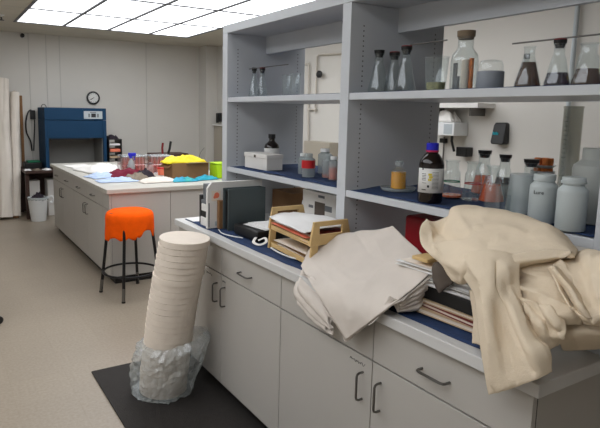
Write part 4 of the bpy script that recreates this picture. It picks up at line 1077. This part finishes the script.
MB().lathe([(0, .0), (.036, .004), (.036, .05), (0, .05)], c=(0, 0, .003)).build('contents', M['paper'], t, local=True)
hd = MB(); hd.lathe([(0, .1855), (.018, .1855), (.018, .205), (0, .206)]).box(-.03, .055, -.014, .014, .2065, .245).box(.032, .042, -.006, .006, .165, .206).build('trigger_head', M['bluecap'], t, local=True, bevel=.004)
t = thing('pink_bottle', 'small clear bottle of pink liquid in front of the wire baskets', 'bottle', (2.03, 5.80, IT))
MB().lathe(shell([(0, 0), (.034, 0), (.036, .005), (.036, .09), (.022, .11), (.018, .115), (.018, .125)])).build('body', M['pink'], t, local=True)
MB().lathe([(0, .1255), (.021, .1255), (.021, .143), (0, .144)]).build('cap', M['midgrey'], t, local=True)
t = thing('pink_bottle', 'red and pink squat tub right of the small pink bottle', 'tub', (2.165, 5.82, IT))
MB().lathe([(0, 0), (.04, 0), (.044, .06), (.046, .062), (.046, .07), (0, .07)]).build('body', M['salmon'], t, local=True)
MB().lathe([(0, .0705), (.047, .0705), (.047, .08), (0, .081)]).build('lid', M['red'], t, local=True)

# dark rack behind the island: a padded bar with two upright handles
t = thing('hand_cart', 'dark cart behind the island with one red and one black upright handle', 'cart', (3.0, 7.95, 0))
MB().box(2.78, 3.32, 7.75, 8.1, .93, .97).build('deck', M['darkwood'], t, bevel=.01)
for fx in (2.81, 3.29):
    for fy in (7.78, 8.07): MB().tube([(fx, fy, 0), (fx, fy, .929)], .014, 10).build('leg', M['black'], t)
MB().tube([(2.91, 7.77, .9705), (2.905, 7.77, 1.06), (2.915, 7.77, 1.135)], .016, 10).build('red_handle', M['darkred'], t)
MB().tube([(3.0, 7.77, .9705), (3.0, 7.77, .985), (3.02, 7.77, 1.04), (3.04, 7.77, 1.155)], .018, 10).build('black_handle', M['black'], t)

# ------------------------------------------------------------------ far wall things
TT = .71
t = thing('side_table', 'low dark wooden table against the far wall under the blue hood', 'table', (1.85, 8.85, 0))
MB().box(1.10, 2.64, 8.45, 9.26, TT-.033, TT).build('table_top', M['darkwood'], t, bevel=.003)
for fx in (1.11, 2.57):
    for fy in (8.53, 9.19): MB().box(fx, fx+.05, fy, fy+.05, 0, TT-.0335).build('leg', M['darkwood'], t)
MB().box(1.135, 2.56, 9.20, 9.22, .02, TT-.0335).build('back_panel', M['darkwood'], t)
HX0, HX1, HY0, HY1, HZ0, HZ1 = 1.42, 2.325, 8.65, 9.24, TT+.0005, 1.625
t = thing('fume_hood', 'blue bench top fume hood with open front on the dark table', 'fume hood', ((HX0+HX1)/2, (HY0+HY1)/2, HZ0))
MB().box(HX0, HX0+.05, HY0, HY1, HZ0, 1.44).build('side_panel', M['blue'], t, bevel=.003)
MB().box(HX1-.05, HX1, HY0, HY1, HZ0, 1.44).build('side_panel', M['blue'], t, bevel=.003)
MB().box(HX0+.0505, HX1-.0505, HY1-.02, HY1, HZ0, 1.4395).build('back_panel', M['greyin'], t)
MB().box(HX0+.0505, HX0+.058, HY0+.05, HY1-.0205, HZ0, 1.17).build('lining', M['greyin'], t)
MB().box(HX1-.058, HX1-.0505, HY0+.05, HY1-.0205, HZ0, 1.17).build('lining', M['greyin'], t)
MB().box(HX0+.0505, HX1-.0505, HY0+.01, HY0+.04, 1.17, 1.4395).build('sash', M['blue'], t, bevel=.002)
MB().box(HX0+.0505, HX1-.0505, HY0+.0405, HY1-.0205, 1.29, 1.31).build('inner_ceiling', M['greyin'], t)
MB().box(HX0+.07, HX1-.25, HY0+.041, HY0+.06, 1.14, 1.175).build('light_strip', M['black'], t)
MB().box(HX0, HX1, HY0, HY1, 1.443, HZ1).build('head', M['blue'], t, bevel=.005)
cp = MB().box(1.985, 2.265, HY0-.006, HY0-.0005, 1.462, 1.58).build('control_panel', M['panelgrey'], t, bevel=.004)
bt = MB().box(2.095, 2.165, HY0-.008, HY0-.0062, 1.485, 1.545).build('display', M['ink'], cp)
for xa_, xb_ in ((2.05, 2.078), (2.182, 2.21)): MB().box(xa_, xb_, HY0-.008, HY0-.0062, 1.487, 1.542).build('button', M['midgrey'], cp)
MB().box(2.08, 2.17, HY0-.008, HY0-.0062, 1.558, 1.566).build('printed_line', M['ink'], cp)
MB().tube([(1.45+.035*math.cos(a), 8.85, HZ1-.004+.05*math.sin(a)) for a in [PI*k/10 for k in range(11)]], .007, 8).build('top_loop', M['steel'], t)
# gear on the table
o = MB().box(1.16, 1.40, 8.86, 9.15, TT, TT+.085).build('instrument', M['black'], bevel=.01); tag(o, 'flat black instrument on the dark table left of the blue hood', 'instrument')
o = MB().box(1.2, 1.38, 8.9, 9.1, TT+.0855, TT+.11).build('tray', M['greenring'], bevel=.006); tag(o, 'small green tray on the flat black instrument', 'tray')
for k, (x, y) in enumerate(((1.15, 8.57), (1.27, 8.55), (1.41, 8.55))):
    heap('paper_pile', ['loose white papers at the left front corner of the dark table', 'grey and white papers in the middle front of the dark table', 'white paper at the foot of the blue hood on the dark table'][k], 'papers', x, y, .05, .06, .03, .2*k, M[('paper', 'taupe', 'paper')[k]], 31+k, z=TT+.003, group='papers on the dark table')
for k, (x0_, x1_, z1_) in enumerate(((1.19, 1.33, .54), (1.44, 1.56, .55))):
    o = MB().box(x0_, x1_, 8.72, 8.98, .0, z1_).build('white_carton', M['whitebox'], bevel=.003)
    tag(o, ['white carton under the dark table behind the waste basket', 'white carton under the dark table nearer the island'][k], 'box', 'cartons under the dark table')
t = thing('wastebasket', 'white waste basket with a dark bag tucked over its rim', 'waste bin', (1.245, 8.375, 0))
MB().lathe([(0, 0), (.098, 0), (.102, .004), (.135, .33), (.138, .33), (.138, .345), (.13, .345), (.098, .01), (0, .01)], seg=40).build('body', M['whiteplas'], t, local=True)
bl = []
for j in range(5):
    row = []
    for i in range(40):
        th = 2*PI*i/40; r = [.12, .1275, .134, .1425, .143][j]; z = [.30, .33, .35, .348, .31][j]
        z += (.02 if j > 3 else .002)*noise.noise(Vector((math.cos(th)*5, math.sin(th)*5, j)))
        row.append(Vector((r*math.cos(th), r*math.sin(th), z)))
    bl.append(row)
mb = MB(); mb.grid(bl, closed_u=True); mb.build('liner_bag', M['frost'], t, local=True, ang=25)
heap('rubbish', 'dark rubbish showing inside the white waste basket', 'rubbish', 1.245, 8.375, .078, .078, .12, .3, M['darkcloth'], 40, z=.30)
cord('bag_knot', 'loop of white plastic bag hanging at the right of the waste basket rim', [(1.392, 8.355, .33), (1.425, 8.345, .35), (1.45, 8.345, .31), (1.435, 8.345, .26), (1.405, 8.355, .27)], .016, M['whiteplas'], 'bag')

# black rack right of the hood
OX0, OX1 = 2.36, 2.56
t = thing('desk_organizer', 'black tiered desk organizer with an orange folder right of the blue hood', 'organizer', (2.46, 8.85, TT))
for k in range(5): MB().box(OX0+.0095, OX1-.0005, 8.67, 9.05, TT+.03+.1*k, TT+.038+.1*k).build('shelf', M['black'], t)
for x in (OX0, OX1): MB().box(x, x+.009, 8.67, 9.05, TT+.0005, TT+.44).build('side', M['black'], t)
tag(MB().box(OX0+.02, OX1-.02, 8.66, 9.0, TT+.2385, TT+.285).build('folder', M['salmon'], bevel=.004), 'orange folder in the black desk organizer', 'folder')
for k, (z, mm) in enumerate(((.3385, 'paper'), (.1385, 'kraft'), (.0385, 'paper'))):
    tag(MB().box(OX0+.015, OX1-.015, 8.68, 9.0, TT+z, TT+z+.03).build('paper_stack', M[mm], bevel=.003), ['white papers on the fourth tier of the black desk organizer', 'tan papers on the second tier of the black desk organizer', 'white papers on the bottom tier of the black desk organizer'][k], 'papers', 'papers in the desk organizer')
heap('clutter', 'dark clutter and papers on top of the black desk organizer', 'clutter', 2.46, 8.86, .075, .15, .07, 0, M['darkcloth'], 44, z=TT+.4405)

# clock
t = thing('wall_clock', 'round black rimmed white dial clock on the far wall above the hood', 'clock', (2.29, YF-.001, 1.795))
Mx = Matrix.Rotation(PI/2, 4, 'X')
MB().lathe([(0, .0), (.106, 0), (.109, .012), (.105, .03), (.088, .033), (.08, .024), (0, .024)], seg=48, M=Mx).build('rim', M['black'], t, local=True)
MB().lathe([(0, .0245), (.08, .0245), (.08, .026), (0, .0262)], seg=48, M=Mx).build('dial', M['clockface'], t, local=True)
for k, (a, L_) in enumerate(((-128, .045), (-118, .062))):
    MB().box(-.0035, .0035, -.0282-.0015*k, -.027-.0015*k, -.012, L_, Matrix.Rotation(math.radians(a), 4, 'Y')).build('hand', M['ink'], t, local=True)
tk = MB()
for k in range(12): tk.box(-.003, .003, -.0272, -.0263, .062, .073, Matrix.Rotation(2*PI*k/12, 4, 'Y'))
tk.build('hour_marks', M['ink'], t, local=True)
# outlet box with cable
o = MB().box(1.315, 1.39, YF-.05, YF-.001, 1.44, 1.58).build('outlet_box', M['black'], bevel=.006)
tag(o, 'black outlet box on the far wall left of the blue hood', 'outlet')
cord('power_cable', 'black cable looping from the wall outlet down beside the blue hood', [(1.335, 9.28, 1.583), (1.30, 9.27, 1.565), (1.266, 9.265, 1.489), (1.246, 9.265, 1.366), (1.255, 9.265, 1.227), (1.305, 9.265, 1.10), (1.32, 9.265, .95)], .011, M['black'], 'cable')
cord('power_cable', 'black cable hanging straight from the wall outlet to the table by the hood', [(1.375, 9.265, 1.437), (1.37, 9.262, 1.3), (1.355, 9.262, 1.1), (1.345, 9.262, .95)], .009, M['black'], 'cable')
o = MB().lathe([(0, 0), (.03, 0), (.03, .05), (.015, .06), (0, .06)], M=Matrix.Translation((1.25, YF-.001, 2.70)) @ Matrix.Rotation(PI/2, 4, 'X')).build('wall_sensor', M['black'])
tag(o, 'small black sensor high on the far wall under the ceiling', 'sensor')
t = thing('sprinkler', 'small dark ceiling sprinkler head at the upper left', 'sprinkler', (.805, 7.7, ZC))
MB().lathe([(0, -.001), (.04, -.001), (.035, -.012), (.012, -.014), (.012, -.03), (0, -.03)]).build('flange', M['whiteplas'], t, local=True)
MB().lathe([(0, -.0305), (.01, -.0305), (.012, -.06), (.034, -.064), (.034, -.07), (0, -.072)]).build('head', M['black'], t, local=True)

# rolls of fabric leaning in the far left corner
def fabric_roll(label, base, topp, r0, r1, seed, core=True, cover=0.0):
    t = thing('fabric_roll', label, 'fabric roll', base, group='rolls of pale fabric in the corner')
    b = Vector(base); p = Vector(topp); ax_ = p-b; L = ax_.length
    q = Vector((0, 0, 1)).rotation_difference(ax_.normalized()).to_matrix().to_4x4()
    rows = []
    n = 34
    for j in range(n+1):
        v = j/n; row = []
        for i in range(40):
            th = 2*PI*i/40
            r = r0+(r1-r0)*v+cover*.4*noise.noise(Vector((math.cos(th)*1.6+seed, math.sin(th)*1.6, v*3)))+.009*(1-2*abs(noise.noise(Vector((math.cos(th)*2.4, math.sin(th)*2.4+seed, v*4)))))+cover*math.exp(-((v-.32)/.2)**2)*max(0, math.cos(th+1.2))
            row.append(q @ Vector((r*math.cos(th), r*math.sin(th), .03+v*(L-.03))))
        rows.append(row)
    mb = MB(); V = mb.grid(rows, closed_u=True); mb.bm.faces.new(V[0]); mb.bm.faces.new(V[-1])
    mb.build('fabric', M['fabricroll'], t, local=True, ang=70)
    if core: MB().lathe([(0, 0), (.04, 0), (.04, L+.012), (0, L+.012)], seg=24, M=q).build('core_tube', M['card'], t, local=True)
    return t
fabric_roll('loosely wrapped pale fabric roll leaning in the far corner, taller one', (.83, 8.66, 0), (.93, 9.12, 2.03), .085, .075, 2, cover=.05, core=False)
fabric_roll('straight pale fabric roll next to the dark table in the far corner', (.985, 8.72, 0), (1.09, 9.13, 1.84), .06, .058, 5, cover=.012)
fabric_roll('pale fabric roll leaning at the very left edge of the view', (.62, 8.62, 0), (.74, 9.1, 2.05), .085, .07, 8, cover=.05, core=False)
o = MB().box(1.17, 1.21, 9.265, 9.298, 0, 1.80).build('wood_board', M['card'], bevel=.003)
tag(o, 'narrow brown board standing behind the fabric rolls', 'board')

# ------------------------------------------------------------------ on the right wall, beyond the shelving
t = thing('wall_shelf', 'narrow white shelf on the right wall above the white wall box', 'shelf', (4.3, 3.6, 1.67))
MB().box(4.16, 4.398, 3.26, 3.94, 1.672, 1.716).build('shelf_board', M['whitebox'], t, bevel=.002)
for y in (3.36, 3.84): MB().box(4.2, 4.398, y, y+.02, 1.60, 1.6715).build('bracket', M['steel'], t)
t = thing('soap_dispenser', 'black wall soap dispenser with small cyan lettering', 'dispenser', (4.35, 3.2, 1.34))
MB().prism([(3.09, 1.37), (3.105, 1.352), (3.215, 1.352), (3.228, 1.37), (3.224, 1.52), (3.21, 1.545), (3.107, 1.545), (3.095, 1.53)], lambda y, z: Vector((4.398, y, z)), lambda y, z: Vector((4.315+.04*(z-1.345)/.22, y, z))).build('body', M['black'], t, bevel=.008)
cm = MB()
for k, y in enumerate((3.21, 3.195, 3.18, 3.165)):
    dx = 4.334
    cm.box(dx-.006, dx+.0, y-.006, y+.004, 1.435, 1.462-.006*(k % 2))
cm.build('cyan_mark', M['cyan'], t)
t = thing('wall_box', 'white box on the right wall with a crumpled white cloth on top', 'wall box', (4.3, 3.68, 1.4))
MB().box(4.20, 4.398, 3.54, 3.88, 1.41, 1.535).build('body', M['whiteplas'], t, bevel=.006)
MB().box(4.1985, 4.1995, 3.56, 3.66, 1.425, 1.52).build('front_plate', M['panelgrey'], t)
MB().tube([(4.25, 3.60, 1.409), (4.25, 3.60, 1.36), (4.27, 3.58, 1.26)], .012, 8).build('hose', M['black'], t)
heap('cloth', 'crumpled white cloth on top of the white wall box', 'cloth', 4.29, 3.72, .07, .13, .13, 0, M['whitecloth'], 51, z=1.537)
o = MB().box(4.30, 4.398, 3.465, 3.585, 1.215, 1.305).build('wall_holder', M['black'], bevel=.006); tag(o, 'black square holder on the right wall below the white wall box', 'holder')
t = thing('wall_clamp', 'thin rod with a black clamp on the right wall left of the white box', 'clamp', (4.38, 3.78, 1.1))
MB().tube([(4.375, 3.80, 1.05), (4.375, 3.80, 1.39)], .008, 8).build('rod', M['steel'], t)
MB().box(4.34, 4.398, 3.775, 3.83, 1.33, 1.375).build('clamp', M['black'], t, bevel=.004)
def pipe(label, pts, r, m='pipe'):
    mb = MB(); mb.tube(pts, r, 12)
    return tag(mb.build('pipe', M[m]), label, 'pipe', 'pipes on the right wall')
pipe('grey vertical pipe on the right wall seen above the stoppered flasks', [(4.36, 2.56, .0), (4.36, 2.56, 2.685)], .018, 'panelgrey')
pipe('thin vertical pipe with a top bend on the right wall', [(4.37, 6.26, 2.258), (4.37, 6.17, 2.258), (4.37, 6.155, 2.24), (4.37, 6.14, 1.7), (4.37, 6.11, .9)], .014)
pt = pipe('pipe with a black round valve on the right wall', [(4.37, 5.3, 2.33), (4.37, 5.93, 2.36), (4.37, 5.97, 2.34), (4.37, 5.975, 2.1), (4.37, 5.98, 1.62)], .013)
MB().lathe([(0, 0), (.042, 0), (.046, .01), (.046, .03), (.03, .045), (0, .045)], M=Matrix.Translation((4.355, 5.87, 2.105)) @ Matrix.Rotation(-PI/2, 4, 'Y')).build('valve_wheel', M['black'], pt, local=True)
MB().tube([(4.37, 5.965, 2.12), (4.36, 5.88, 2.107)], .008, 8).build('valve_stem', M['steel'], pt, local=True)
pipe('short pipe stub under the shelf line on the right wall', [(4.37, 6.15, 1.655), (4.37, 5.98, 1.655), (4.37, 5.95, 1.66)], .013)
o = MB().box(4.25, 4.398, 5.50, 6.05, .93, 1.24).build('wall_cabinet', M['beige'], bevel=.006); tag(o, 'beige cabinet on the right wall seen behind the small bottles in the left bay', 'cabinet')
t = thing('wall_phone', 'black wall phone in the far corner beside the left end of the shelving', 'phone', (4.37, 8.86, 1.43))
MB().box(4.345, 4.3985, 8.79, 8.91, 1.43, 1.585).build('body', M['black'], t, bevel=.006)
MB().box(4.3, 4.3445, 8.80, 8.835, 1.41, 1.58).build('handset', M['black'], t, bevel=.006)
t = thing('utility_cabinet', 'tall beige cabinet in the far right corner, mostly behind the shelving end', 'cabinet', (4.3, 8.6, 0))
MB().box(4.33, 4.385, 8.2, 8.97, .7, 1.36).build('door_panel', M['beige'], t, bevel=.003)
MB().box(4.30, 4.386, 8.2, 8.98, 1.3605, 1.385).build('top', M['whitebox'], t, bevel=.003)
MB().box(4.34, 4.385, 8.22, 8.95, 0, .699).build('lower_panel', M['greyscrap'], t, bevel=.003)
